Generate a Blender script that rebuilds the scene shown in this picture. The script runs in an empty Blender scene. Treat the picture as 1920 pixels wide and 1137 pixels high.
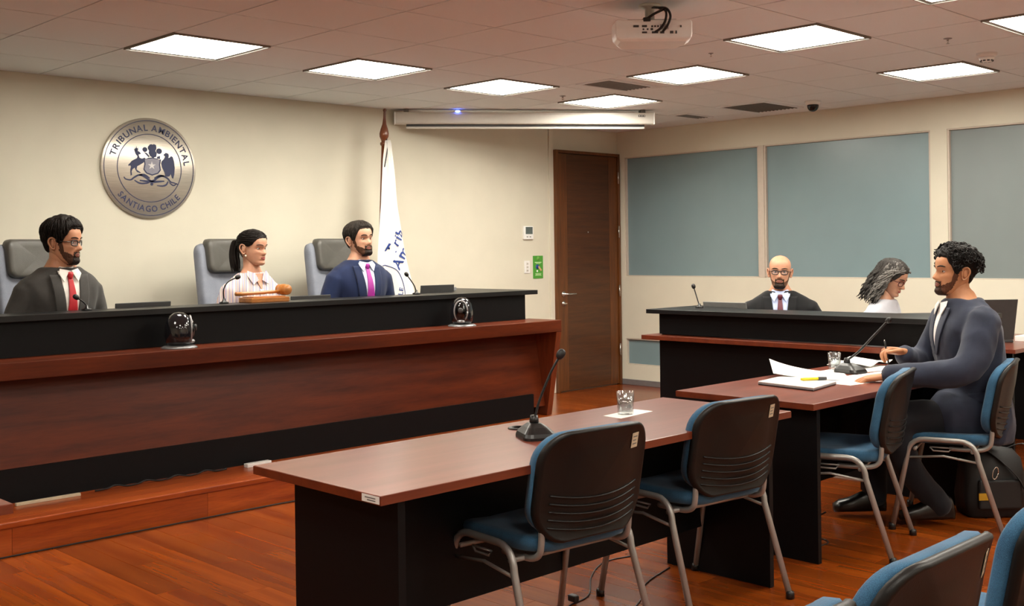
import bpy, bmesh, math, random
import numpy as np
from math import sin, cos, pi, radians, sqrt, atan2
from mathutils import Vector, Matrix, noise
from mathutils.geometry import tessellate_polygon

random.seed(7)
rng = np.random.default_rng(7)
scene = bpy.context.scene
COL = scene.collection

# ------------------------------------------------------------------ camera, world, exposure
cam_data = bpy.data.cameras.new('camera')
cam = bpy.data.objects.new('camera', cam_data)
COL.objects.link(cam)
cam_data.sensor_fit = 'HORIZONTAL'
cam_data.sensor_width = 36.0
cam_data.lens = 2068.733 / 1920 * 36.0
cam_data.shift_y = -98.846 / 1920
cam_data.clip_start = 0.05
cam.location = (-2.87324, -7.31643, 1.385)
CAM_YAW, CAM_ROLL = 0.77764, -0.01313
_fw = Vector((sin(CAM_YAW), cos(CAM_YAW), 0))
_r = Vector((cos(CAM_YAW), -sin(CAM_YAW), 0))
_u = Vector((0, 0, 1))
_r2 = _r * cos(CAM_ROLL) + _u * sin(CAM_ROLL)
_u2 = -_r * sin(CAM_ROLL) + _u * cos(CAM_ROLL)
cam.matrix_world = Matrix(((_r2.x, _u2.x, -_fw.x, cam.location.x),
                           (_r2.y, _u2.y, -_fw.y, cam.location.y),
                           (_r2.z, _u2.z, -_fw.z, cam.location.z), (0, 0, 0, 1)))
scene.camera = cam

world = bpy.data.worlds.new('world')
scene.world = world
world.use_nodes = True
world.node_tree.nodes['Background'].inputs[0].default_value = (0.5, 0.55, 0.6, 1)
world.node_tree.nodes['Background'].inputs[1].default_value = 0.05

vs = scene.view_settings
vs.view_transform = 'Standard'
vs.look = 'None'
vs.gamma = 1.0
vs.use_curve_mapping = False
vs.exposure = 0.22
LIGHT_STRENGTH = 30.0
LIGHT_COLOUR = (1.0, 0.95, 0.83)

# ------------------------------------------------------------------ materials
def lin(c):
    if isinstance(c, str):
        c = tuple(int(c[i:i + 2], 16) / 255 for i in (0, 2, 4))
    return tuple((v / 12.92 if v <= 0.04045 else ((v + 0.055) / 1.055) ** 2.4) for v in c)

class NT:
    """small helper round a node tree"""
    def __init__(self, name):
        self.m = bpy.data.materials.new(name)
        self.m.use_nodes = True
        self.t = self.m.node_tree
        self.b = self.t.nodes['Principled BSDF']
    def n(self, kind, **kw):
        nd = self.t.nodes.new(kind)
        for k, v in kw.items():
            if k.startswith('i_'):
                nd.inputs[int(k[2:])].default_value = v
            else:
                setattr(nd, k, v)
        return nd
    def l(self, a, b):
        self.t.links.new(a, b)
    def set(self, **kw):
        for k, v in kw.items():
            self.b.inputs[k.replace('_', ' ')].default_value = v
    def bump(self, src, strength, dist=0.002):
        bp = self.n('ShaderNodeBump')
        bp.inputs['Strength'].default_value = strength
        bp.inputs['Distance'].default_value = dist
        self.l(src, bp.inputs['Height'])
        self.l(bp.outputs[0], self.b.inputs['Normal'])
    def ramp(self, src, stops):
        r = self.n('ShaderNodeValToRGB')
        els = r.color_ramp.elements
        while len(els) < len(stops):
            els.new(0.5)
        for e, (p, c) in zip(els, stops):
            e.position = p
            e.color = (*c, 1)
        self.l(src, r.inputs[0])
        return r.outputs[0]

def mat_plain(name, col, rough=0.5, metal=0.0, noise_amt=0.08, noise_scale=30.0, bump=0.0, bump_scale=200.0, coat=0.0, spec=0.5, sheen=0.0, sss=0.0):
    t = NT(name)
    c = lin(col)
    tc = t.n('ShaderNodeTexCoord')
    nz = t.n('ShaderNodeTexNoise')
    nz.inputs['Scale'].default_value = noise_scale
    nz.inputs['Detail'].default_value = 3
    t.l(tc.outputs['Object'], nz.inputs['Vector'])
    lo = tuple(v * (1 - noise_amt) for v in c)
    hi = tuple(min(1, v * (1 + noise_amt)) for v in c)
    t.l(t.ramp(nz.outputs[0], [(0.3, lo), (0.7, hi)]), t.b.inputs['Base Color'])
    t.set(Roughness=rough, Metallic=metal)
    t.b.inputs['Specular IOR Level'].default_value = spec
    if coat:
        t.b.inputs['Coat Weight'].default_value = coat
        t.b.inputs['Coat Roughness'].default_value = 0.08
    if sheen:
        t.b.inputs['Sheen Weight'].default_value = sheen
    if sss:
        t.b.inputs['Subsurface Weight'].default_value = sss
        t.b.inputs['Subsurface Radius'].default_value = (0.010, 0.004, 0.002)
    if bump:
        n2 = t.n('ShaderNodeTexNoise')
        n2.inputs['Scale'].default_value = bump_scale
        n2.inputs['Detail'].default_value = 2
        t.l(tc.outputs['Object'], n2.inputs['Vector'])
        t.bump(n2.outputs[0], bump)
    return t.m

def mat_wood(name, dark, light, rough=0.3, stretch=(1, 14, 14), scale=2.2, coat=0.2, random_amt=0.0, spec=0.5, gen='Object', fleck=0.5, detail=6, bump=0.06):
    """long grain: noise squeezed across the grain; optional tint per object"""
    t = NT(name)
    tc = t.n('ShaderNodeTexCoord')
    mp = t.n('ShaderNodeMapping')
    mp.inputs['Scale'].default_value = stretch
    t.l(tc.outputs[gen], mp.inputs['Vector'])
    vec = mp.outputs[0]
    oi = t.n('ShaderNodeObjectInfo')
    if random_amt:
        ad = t.n('ShaderNodeVectorMath', operation='ADD')
        ml = t.n('ShaderNodeMath', operation='MULTIPLY')
        ml.inputs[1].default_value = 40
        t.l(oi.outputs['Random'], ml.inputs[0])
        t.l(vec, ad.inputs[0])
        t.l(ml.outputs[0], ad.inputs[1])
        vec = ad.outputs[0]
    n1 = t.n('ShaderNodeTexNoise')
    n1.inputs['Scale'].default_value = scale
    n1.inputs['Detail'].default_value = detail
    n1.inputs['Roughness'].default_value = 0.55
    n1.inputs['Distortion'].default_value = 0.25
    t.l(vec, n1.inputs['Vector'])
    col = t.ramp(n1.outputs[0], [(0.25, lin(dark)), (0.75, lin(light))])
    n2 = t.n('ShaderNodeTexNoise')
    n2.inputs['Scale'].default_value = scale * 7
    n2.inputs['Detail'].default_value = 3
    t.l(vec, n2.inputs['Vector'])
    mx = t.n('ShaderNodeMix', data_type='RGBA', blend_type='MULTIPLY')
    mx.inputs[0].default_value = fleck
    t.l(col, mx.inputs[6])
    t.l(t.ramp(n2.outputs[0], [(0.3, (0.55, 0.5, 0.45)), (0.6, (1, 1, 1))]), mx.inputs[7])
    out = mx.outputs[2]
    if random_amt:
        hs = t.n('ShaderNodeHueSaturation')
        mr = t.n('ShaderNodeMapRange')
        mr.inputs[3].default_value = 1 - random_amt
        mr.inputs[4].default_value = 1 + random_amt
        t.l(oi.outputs['Random'], mr.inputs[0])
        t.l(mr.outputs[0], hs.inputs['Value'])
        t.l(out, hs.inputs['Color'])
        out = hs.outputs[0]
    t.l(out, t.b.inputs['Base Color'])
    t.set(Roughness=rough)
    t.b.inputs['Specular IOR Level'].default_value = spec
    t.b.inputs['Coat Weight'].default_value = coat
    t.b.inputs['Coat Roughness'].default_value = 0.12
    if bump:
        t.bump(n2.outputs[0], bump, 0.001)
    return t.m

def mat_weave(name, col, col2=None, scale=900.0, rough=0.85, bump=0.35, sheen=0.2, amt=0.25, rot=0.0):
    """woven cloth: two crossed wave bands"""
    t = NT(name)
    c = lin(col)
    c2 = lin(col2) if col2 else tuple(v * (1 - amt) for v in c)
    tc = t.n('ShaderNodeTexCoord')
    w1 = t.n('ShaderNodeTexNoise')
    w1.inputs['Scale'].default_value = scale
    w1.inputs['Detail'].default_value = 1
    t.l(tc.outputs['Object'], w1.inputs['Vector'])
    n2 = t.n('ShaderNodeTexNoise')
    n2.inputs['Scale'].default_value = 12
    t.l(tc.outputs['Object'], n2.inputs['Vector'])
    ad = t.n('ShaderNodeMath', operation='ADD')
    t.l(w1.outputs[0], ad.inputs[0])
    ml = t.n('ShaderNodeMath', operation='MULTIPLY')
    ml.inputs[1].default_value = 0.5
    t.l(n2.outputs[0], ml.inputs[0])
    t.l(ml.outputs[0], ad.inputs[1])
    t.l(t.ramp(ad.outputs[0], [(0.55, c2), (0.95, c)]), t.b.inputs['Base Color'])
    t.set(Roughness=rough)
    t.b.inputs['Sheen Weight'].default_value = sheen
    t.b.inputs['Sheen Roughness'].default_value = 0.5
    t.b.inputs['Specular IOR Level'].default_value = 0.25
    t.bump(w1.outputs[0], bump, 0.001)
    return t.m

def mat_emit(name, col, strength):
    t = NT(name)
    t.set(Base_Color=(*col, 1), Roughness=0.6)
    t.b.inputs['Emission Color'].default_value = (*col, 1)
    t.b.inputs['Emission Strength'].default_value = strength
    return t.m

def mat_glass(name, col=(1, 1, 1), add=0.03):
    """thin clear glass: see-through, with surface reflection by Fresnel"""
    m = bpy.data.materials.new(name)
    m.use_nodes = True
    t = m.node_tree
    t.nodes.clear()
    out = t.nodes.new('ShaderNodeOutputMaterial')
    tr = t.nodes.new('ShaderNodeBsdfTransparent'); tr.inputs[0].default_value = (*col, 1)
    gl = t.nodes.new('ShaderNodeBsdfGlossy'); gl.inputs['Roughness'].default_value = 0.03
    fr0 = t.nodes.new('ShaderNodeLayerWeight'); fr0.inputs[0].default_value = 0.25
    fr = t.nodes.new('ShaderNodeMath'); fr.operation = 'POWER'; fr.inputs[1].default_value = 1.4
    t.links.new(fr0.outputs['Facing'], fr.inputs[0])
    ad = t.nodes.new('ShaderNodeMath'); ad.operation = 'ADD'; ad.inputs[1].default_value = add
    mx = t.nodes.new('ShaderNodeMixShader')
    t.links.new(fr.outputs[0], ad.inputs[0]); t.links.new(ad.outputs[0], mx.inputs[0])
    t.links.new(tr.outputs[0], mx.inputs[1]); t.links.new(gl.outputs[0], mx.inputs[2])
    t.links.new(mx.outputs[0], out.inputs[0])
    return m

def mat_stripes(name, base, s1, s2, scale):
    """woven shirt stripes running down the cloth (across the body in x, bent a little with depth)"""
    t = NT(name)
    tc = t.n('ShaderNodeTexCoord')
    sp = t.n('ShaderNodeSeparateXYZ')
    t.l(tc.outputs['Object'], sp.inputs[0])
    ad = t.n('ShaderNodeMath', operation='MULTIPLY_ADD')
    t.l(sp.outputs[1], ad.inputs[0])
    ad.inputs[1].default_value = -0.76
    t.l(sp.outputs[0], ad.inputs[2])
    ml = t.n('ShaderNodeMath', operation='MULTIPLY')
    ml.inputs[1].default_value = scale
    t.l(ad.outputs[0], ml.inputs[0])
    fr = t.n('ShaderNodeMath', operation='FRACT')
    t.l(ml.outputs[0], fr.inputs[0])
    r = t.n('ShaderNodeValToRGB')
    r.color_ramp.interpolation = 'CONSTANT'
    els = r.color_ramp.elements
    stops = [(0, base), (0.20, s1), (0.32, base), (0.44, s2), (0.52, base), (0.64, s1), (0.72, base), (0.80, s2), (0.86, base)]
    while len(els) < len(stops):
        els.new(0.5)
    for e, (p, c) in zip(els, stops):
        e.position = p
        e.color = (*lin(c), 1)
    t.l(fr.outputs[0], r.inputs[0])
    t.l(r.outputs[0], t.b.inputs['Base Color'])
    t.set(Roughness=0.8)
    return t.m

M = {}
M['wall'] = mat_plain('cream_wall', 'dbd6c5', 0.75, noise_amt=0.03, noise_scale=3, bump=0.15, bump_scale=350, spec=0.2)
M['wall_far'] = mat_plain('plain_wall', 'dbd6c5', 0.8, noise_amt=0.03)
M['tile'] = mat_plain('ceiling_tile', 'e9eff2', 0.9, noise_amt=0.05, noise_scale=300, bump=0.25, bump_scale=500, spec=0.1)
M['ceil_gap'] = mat_plain('ceiling_gap', '3a2c24', 0.9)
M['white_metal'] = mat_plain('white_metal', 'd8d4cc', 0.4, noise_amt=0.02)
M['light_trim'] = mat_plain('light_trim', '8a867e', 0.5, noise_amt=0.02)
M['light'] = mat_emit('light_panel', LIGHT_COLOUR, LIGHT_STRENGTH)
M['floor'] = mat_wood('floor_plank', '6c2a08', '964812', 0.22, (11, 0.8, 1), 1.2, 0.04, spec=0.38, random_amt=0.24, gen='Object', fleck=0.12, detail=3, bump=0.0)
M['floor_base'] = mat_plain('floor_base', '3a1a08', 0.6)
M['step'] = mat_wood('step_wood', '8a3410', 'b4561c', 0.3, (1.2, 14, 14), 1.6, 0.25, random_amt=0.12)
M['bench_wood'] = mat_wood('bench_wood', '42170a', '6c2d10', 0.36, (1, 9, 9), 1.6, 0.0, fleck=0.35, spec=0.28)
M['desk_wood'] = mat_wood('desk_wood', '6a3020', '864434', 0.30, (1, 10, 10), 1.4, 0.15, fleck=0.25)
M['desk_edge'] = mat_wood('desk_edge', '5e2410', '7c3618', 0.4, (1, 10, 10), 1.4, 0.1, fleck=0.25)
M['black'] = mat_plain('black_laminate', '0c0c0e', 0.5, noise_amt=0.12, noise_scale=40, bump=0.05, spec=0.18)
M['black_top'] = mat_plain('black_top', '141415', 0.38, noise_amt=0.1, noise_scale=80, spec=0.35)
M['plastic_black'] = mat_plain('black_plastic', '121212', 0.35, noise_amt=0.08, bump=0.08, bump_scale=600)
M['shell'] = mat_plain('chair_shell', '100e0d', 0.42, noise_amt=0.1, bump=0.15, bump_scale=500, spec=0.35)
M['blue_cloth'] = mat_weave('blue_cloth', '3f6f92', '274a66', scale=700, sheen=0.15)
M['chrome_grey'] = mat_plain('grey_tube', 'a4a29e', 0.34, metal=0.45, noise_amt=0.04)
M['door'] = mat_wood('door_wood', '4e2a10', '784618', 0.35, (16, 16, 1.0), 1.7, 0.1, fleck=0.5)
M['door_frame'] = mat_wood('door_frame', '522c10', '78461c', 0.4, (16, 16, 1.0), 1.7, 0.0)
M['steel'] = mat_plain('steel', 'c8c4bc', 0.25, metal=0.9, noise_amt=0.03)
M['alu'] = mat_plain('aluminium', '9a9a9c', 0.4, metal=0.6, noise_amt=0.05)
M['frost'] = mat_plain('frosted_glass', '7f959b', 0.26, noise_amt=0.02, noise_scale=4, bump=0.05, bump_scale=900, spec=0.5)
M['frost2'] = mat_plain('frosted_glass_grey', '7e8889', 0.36, noise_amt=0.02, noise_scale=4, bump=0.05, bump_scale=900, spec=0.5)
M['window_trim'] = mat_plain('window_trim', 'c8bcae', 0.5, noise_amt=0.03)
M['paper'] = mat_plain('paper', 'f4f2ee', 0.8, noise_amt=0.01)
M['white_plastic'] = mat_plain('white_plastic', 'f0f0ee', 0.3, noise_amt=0.02)
M['white_cloth'] = mat_plain('flag_cloth', 'f2efea', 0.85, noise_amt=0.02, bump=0.1, bump_scale=900)
M['print_blue'] = mat_plain('print_blue', '27408c', 0.6, noise_amt=0.03)
M['navy_print'] = mat_plain('navy_print', '1d2650', 0.5, noise_amt=0.05)
M['pole'] = mat_wood('pole_wood', '5c2a12', '8c4a22', 0.3, (14, 14, 1), 2, 0.3)
M['gold_wood'] = mat_wood('gavel_wood', '9c5a24', 'c88440', 0.3, (1, 10, 10), 6, 0.3)
M['glass'] = mat_glass('clear_glass', (0.95, 0.97, 0.97), 0.10)
M['water'] = mat_glass('water', (0.86, 0.89, 0.90), 0.06)
M['screen_grey'] = mat_plain('lcd_grey', '5c6664', 0.3)
M['green'] = mat_plain('poster_green', '4c9a34', 0.6, noise_amt=0.03)
M['dark_grey'] = mat_plain('dark_grey', '3a3a3a', 0.5)
M['mid_grey'] = mat_plain('mid_grey', '6e6e6c', 0.5)
M['led'] = mat_emit('blue_led', (0.12, 0.2, 1.0), 12.0)
M['chair_grey'] = mat_weave('judge_chair_cloth', '9297a4', '7d828e', scale=500, sheen=0.1, bump=0.1)
M['leather'] = mat_plain('grey_leather', '55534e', 0.4, noise_amt=0.06, bump=0.25, bump_scale=180)
M['cable'] = mat_plain('cable_black', '121010', 0.5)
M['yellow'] = mat_plain('yellow', 'd8c81c', 0.4)
M['sticker'] = mat_plain('sticker', 'c8b89c', 0.6)
M['bag'] = mat_plain('bag_nylon', '111214', 0.6, bump=0.2, bump_scale=300)
M['brown_dark'] = mat_plain('dark_brown', '2c1a10', 0.5)

# brushed disc: turned metal with rings of light
def mat_brushed():
    t = NT('brushed_metal')
    tc = t.n('ShaderNodeTexCoord')
    mp = t.n('ShaderNodeMapping')
    mp.inputs['Scale'].default_value = (4, 4, 260)
    t.l(tc.outputs['Object'], mp.inputs['Vector'])
    nz = t.n('ShaderNodeTexNoise')
    nz.inputs['Scale'].default_value = 3
    t.l(mp.outputs[0], nz.inputs['Vector'])
    t.l(t.ramp(nz.outputs[0], [(0.3, lin('b4aca0')), (0.7, lin('d0c8bc'))]), t.b.inputs['Base Color'])
    t.set(Metallic=0.7, Roughness=0.36)
    t.b.inputs['Anisotropic'].default_value = 0.7
    t.bump(nz.outputs[0], 0.05)
    return t.m
M['brushed'] = mat_brushed()

# ------------------------------------------------------------------ mesh helpers
class MB:
    """collects shapes into one mesh"""
    def __init__(self):
        self.v, self.f, self.s = [], [], []
    def add(self, verts, faces, smooth=False):
        o = len(self.v)
        self.v += [tuple(p) for p in verts]
        self.f += [tuple(i + o for i in f) for f in faces]
        self.s += [smooth] * len(faces)
        return self
    def box(self, x0, x1, y0, y1, z0, z1):
        v = [(x, y, z) for z in (z0, z1) for y in (y0, y1) for x in (x0, x1)]
        return self.add(v, [(0, 2, 3, 1), (4, 5, 7, 6), (0, 1, 5, 4), (2, 6, 7, 3), (0, 4, 6, 2), (1, 3, 7, 5)])
    def prism(self, poly, axis, a0, a1):
        """polygon (2D) extruded along axis: x -> poly is (y,z); y -> (x,z); z -> (x,y)"""
        def P(p, a):
            return {'x': (a, p[0], p[1]), 'y': (p[0], a, p[1]), 'z': (p[0], p[1], a)}[axis]
        n = len(poly)
        v = [P(p, a0) for p in poly] + [P(p, a1) for p in poly]
        f = [(i, (i + 1) % n, n + (i + 1) % n, n + i) for i in range(n)]
        tris = tessellate_polygon([[Vector((p[0], p[1], 0)) for p in poly]])
        for t in tris:
            f.append(tuple(t))
            f.append(tuple(n + i for i in reversed(t)))
        return self.add(v, f)
    def rings(self, rings, closed=True, cap=True, smooth=True):
        """loft through rings (lists of equal length)"""
        n = len(rings[0])
        v = [p for r in rings for p in r]
        f = []
        m = n if closed else n - 1
        for k in range(len(rings) - 1):
            for i in range(m):
                j = (i + 1) % n
                f.append((k * n + i, k * n + j, (k + 1) * n + j, (k + 1) * n + i))
        if cap and closed:
            f.append(tuple(reversed(range(n))))
            f.append(tuple((len(rings) - 1) * n + i for i in range(n)))
        return self.add(v, f, smooth)
    def tube(self, pts, r, n=10, flat=1.0, cap=True):
        """tube along a polyline; r a number or a list"""
        pts = [Vector(p) for p in pts]
        rings = []
        up = None
        for i, p in enumerate(pts):
            a = pts[max(i - 1, 0)]
            b = pts[min(i + 1, len(pts) - 1)]
            t = (b - a)
            t = t.normalized() if t.length > 1e-9 else Vector((0, 0, 1))
            if up is None:
                up = Vector((0, 0, 1)) if abs(t.z) < 0.9 else Vector((0, 1, 0))
            s = t.cross(up)
            if s.length < 1e-6:
                up = Vector((1, 0, 0)); s = t.cross(up)
            s.normalize()
            up = s.cross(t).normalized()
            rr = r[i] if isinstance(r, (list, tuple)) else r
            rings.append([tuple(p + s * rr * cos(2 * pi * k / n) + up * rr * flat * sin(2 * pi * k / n)) for k in range(n)])
        return self.rings(rings, True, cap, True)
    def lathe(self, prof, c=(0, 0, 0), n=24, axis='z'):
        rings = []
        for r, h in prof:
            ring = []
            for k in range(n):
                a = 2 * pi * k / n
                x, y = r * cos(a), r * sin(a)
                p = {'z': (x, y, h), 'y': (x, h, -y), 'x': (h, x, y)}[axis]
                ring.append((p[0] + c[0], p[1] + c[1], p[2] + c[2]))
            rings.append(ring)
        return self.rings(rings, True, True, True)
    def blob(self, c, rx, ry, rz, n=16, m=10, ex=1.0):
        def sp(v):
            return math.copysign(abs(v) ** ex, v)
        rings = []
        for k in range(m + 1):
            a = -pi / 2 + pi * k / m
            a = max(-pi / 2 + 0.02, min(pi / 2 - 0.02, a))
            rings.append([(c[0] + rx * sp(cos(a)) * sp(cos(2 * pi * i / n)), c[1] + ry * sp(cos(a)) * sp(sin(2 * pi * i / n)), c[2] + rz * sp(sin(a))) for i in range(n)])
        return self.rings(rings, True, True, True)
    def mesh(self, name):
        me = bpy.data.meshes.new(name)
        me.from_pydata(self.v, [], self.f)
        me.polygons.foreach_set('use_smooth', self.s)
        me.validate()
        bm = bmesh.new()
        bm.from_mesh(me)
        bmesh.ops.recalc_face_normals(bm, faces=bm.faces)
        bm.to_mesh(me)
        bm.free()
        return me
    def build(self, name, mat, parent=None, bevel=0.0, seg=2, smooth=None, subsurf=0):
        me = self.mesh(name)
        return mk(name, me, mat, parent, bevel, seg, subsurf)

def mk(name, me, mat, parent=None, bevel=0.0, seg=2, subsurf=0):
    o = bpy.data.objects.new(name, me)
    COL.objects.link(o)
    if mat is not None and not me.materials:
        for mm in (mat if isinstance(mat, (list, tuple)) else [mat]):
            me.materials.append(M[mm] if isinstance(mm, str) else mm)
    if parent is not None:
        o.parent = parent
    if subsurf:
        md = o.modifiers.new('subsurf', 'SUBSURF')
        md.levels = md.render_levels = subsurf
    if bevel:
        md = o.modifiers.new('bevel', 'BEVEL')
        md.width = bevel
        md.segments = seg
        md.limit_method = 'ANGLE'
        md.angle_limit = radians(40)
        md.harden_normals = False
    return o

def tag(o, label, cat, group=None, kind=None):
    if label:
        o['label'] = label
    if cat:
        o['category'] = cat
    if group:
        o['group'] = group
    if kind:
        o['kind'] = kind
    return o

def empty(name, loc=(0, 0, 0), rz=0.0):
    o = bpy.data.objects.new(name, None)
    COL.objects.link(o)
    o.location = loc
    o.rotation_euler = (0, 0, rz)
    o.empty_display_size = 0.1
    return o

def copy_tree(o, parent=None):
    c = o.copy()
    COL.objects.link(c)
    c.parent = parent
    for ch in o.children:
        copy_tree(ch, c)
    return c

def structure(o):
    o['kind'] = 'structure'
    return o

def arc(cx, cy, r, a0, a1, n):
    return [(cx + r * cos(radians(a0 + (a1 - a0) * k / n)), cy + r * sin(radians(a0 + (a1 - a0) * k / n))) for k in range(n + 1)]

def rrect(w, h, r, n=6):
    """rounded rectangle outline centred on the origin"""
    p = []
    for sx, sy, a in ((1, 1, 0), (-1, 1, 90), (-1, -1, 180), (1, -1, 270)):
        p += arc(sx * (w / 2 - r), sy * (h / 2 - r), r, a, a + 90, n)
    return p

def smooth_path(pts, sub=6):
    """Catmull-Rom through the points"""
    P = [Vector(p) for p in pts]
    P = [P[0] * 2 - P[1]] + P + [P[-1] * 2 - P[-2]]
    out = []
    for i in range(1, len(P) - 2):
        for k in range(sub):
            t = k / sub
            a, b, c, d = P[i - 1:i + 3]
            out.append(0.5 * ((2 * b) + (c - a) * t + (2 * a - 5 * b + 4 * c - d) * t * t + (3 * b - a - 3 * c + d) * t ** 3))
    out.append(P[-2])
    return out

_glyphs = {}
def glyph(ch, size=1.0):
    """mesh data (verts 2D, faces, width) of one character of the built-in font"""
    if ch not in _glyphs:
        cu = bpy.data.curves.new('glyph', 'FONT')
        cu.body = ch
        cu.resolution_u = 3
        cu.offset = 0.018
        ob = bpy.data.objects.new('glyph', cu)
        me = ob.to_mesh()
        v = [(p.co.x, p.co.y) for p in me.vertices]
        f = [tuple(q.vertices) for q in me.polygons]
        ob.to_mesh_clear()
        bpy.data.objects.remove(ob)
        bpy.data.curves.remove(cu)
        w = max(p[0] for p in v) if v else 0.3
        _glyphs[ch] = (v, f, w)
    return _glyphs[ch]

def text_flat(txt, size, gap=0.07, bold=0.0):
    """list of (verts2d, faces) of a line of writing, and its width"""
    x = 0
    out = []
    for ch in txt:
        if ch == ' ':
            x += 0.32 * size
            continue
        v, f, w = glyph(ch)
        out.append(([(x + p[0] * size, p[1] * size) for p in v], f))
        x += (w + gap) * size
    return out, x - gap * size
# ------------------------------------------------------------------ the room
G = 0.61
CEIL = 2.58
WX = 5.86          # inner face of the window wall
XL, YB = -5.2, -10.4   # the room goes on to the left and behind the camera
STEP_Z, STEP_Y = 0.16, -2.05

# floor: base slab, planks in view as parts, the others joined
floor = structure(MB().box(XL, WX, YB, 0, -0.10, -0.010).build('floor', 'floor_base'))
PW, PL = 0.125, 1.15
plank_meshes = {}
def plank_mesh(l):
    k = round(l, 2)
    if k not in plank_meshes:
        me = MB().box(-PW / 2 + 0.0007, PW / 2 - 0.0007, -k / 2 + 0.0007, k / 2 - 0.0007, -0.014, 0).mesh('plank')
        me.materials.append(M['floor'])
        plank_meshes[k] = me
    return plank_meshes[k]
rest = MB()
n_plank = 0
nx = int((WX - XL) / PW)
for ix in range(nx + 1):
    xc = WX - PW / 2 - ix * PW
    off = (ix * 0.437) % 1.0 * PL
    y = -off
    cuts = [0.0]
    while y > YB:
        if y < -0.05:
            cuts.append(y)
        y -= PL + 0.25 * (((ix * 7 + len(cuts) * 3) % 5) - 2) / 5
    cuts.append(YB)
    for a, b in zip(cuts[:-1], cuts[1:]):
        yc, ln = (a + b) / 2, a - b
        in_view = (xc > -1.9 and yc > -6.3 and yc < STEP_Y + 0.4 and xc + 0.9 * (yc + 5.2) > -1.6 and xc < 4.3 and xc - 2.2 * (yc + 6.2) < 2.6) or (xc > 2.95 and yc > -2.6)
        if in_view and n_plank < 298 and ln > 0.05:
            o = mk('plank', plank_mesh(ln), None, floor)
            o.location = (xc, yc, 0)
            n_plank += 1
        else:
            rest.box(xc - PW / 2 + 0.0007, xc + PW / 2 - 0.0007, b + 0.0007, a - 0.0007, -0.014, 0)
ro = rest.build('plank', 'floor', floor)
ro['kind'] = 'stuff'

# walls
wa = MB().box(XL, WX + 0.2, 0, 0.16, -0.1, CEIL + 0.2)
wall_back = structure(wa.build('wall_back', 'wall'))
structure(MB().box(XL - 0.16, XL, YB, 0.16, -0.1, CEIL + 0.2).build('wall_left', 'wall_far'))
structure(MB().box(XL - 0.16, WX + 0.2, YB - 0.16, YB, -0.1, CEIL + 0.2).build('wall_front', 'wall_far'))
# window wall: solid pieces round the recessed panes
win = [(-0.095, -1.687), (-1.744, -3.313), (-3.452, -5.05), (-5.19, -6.9)]
WZ0, WZ1 = 1.105, 2.318
low = [(-0.085, -1.687), (-1.744, -3.313), (-3.452, -5.05), (-5.19, -6.9)]
LZ0, LZ1 = 0.205, 0.473
wr = MB()
wr.box(WX + 0.01, WX + 0.2, win[1][0], win[0][1], LZ0, LZ1)
wr.box(WX, WX + 0.2, YB, 0.0, WZ1, CEIL + 0.2)
wr.box(WX, WX + 0.2, YB, 0.0, LZ1, WZ0)
wr.box(WX, WX + 0.2, YB, 0.0, -0.1, LZ0)
edges = [0.0] + [e for w in win for e in w] + [YB]
for k in range(0, len(edges), 2):
    if k == 2:
        continue
    wr.box(WX, WX + 0.2, edges[k + 1], edges[k], LZ0, LZ1)
    wr.box(WX, WX + 0.2, edges[k + 1], edges[k], WZ0, WZ1)
wall_right = structure(wr.build('wall_right', 'wall'))
wall_right.data.polygons.foreach_set('use_smooth', [False] * len(wall_right.data.polygons))
# the white mullion between the first two windows
structure(MB().box(WX - 0.003, WX + 0.2, win[1][0], win[0][1], WZ0, WZ1).build('trim_1', 'window_trim', bevel=0.002))
nwin = 0
for bank, z0, z1 in ((win, WZ0, WZ1), (low, LZ0, LZ1)):
    for k, (a, b) in enumerate(bank):
        nwin += 1
        w = empty('window_%d' % nwin, (WX, (a + b) / 2, z0))
        structure(w)
        h = (a - b) / 2
        MB().box(0.035, 0.047, -h + 0.012, h - 0.012, 0.010, z1 - z0 - 0.012).build('pane', 'frost' if k < 2 else 'frost2', w)
        fr = 0.012
        for nm, bx in (('head_bead', (0.006, 0.06, -h, h, z1 - z0 - fr, z1 - z0)), ('sill_bead', (0.018, 0.06, -h, h, 0, 0.010)),
                       ('side_bead', (0.006, 0.06, h - 0.016, h, 0.010, z1 - z0 - fr)), ('side_bead', (0.006, 0.06, -h, -h + 0.016, 0.010, z1 - z0 - fr))):
            MB().box(*bx).build(nm, 'window_trim', w, bevel=0.002)
structure(MB().box(WX - 0.012, WX, -2.3, -0.02, 0.001, 0.058).build('baseboard_right', 'alu', bevel=0.002))
structure(MB().box(3.2, 4.83, -0.012, 0, 0.001, 0.058).build('baseboard_back', 'alu', bevel=0.002))
# narrow joint and jamb beside the door
structure(MB().box(4.835, 4.893, -0.014, 0, 0.001, CEIL).build('trim_2', 'wall', bevel=0.003))

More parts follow.
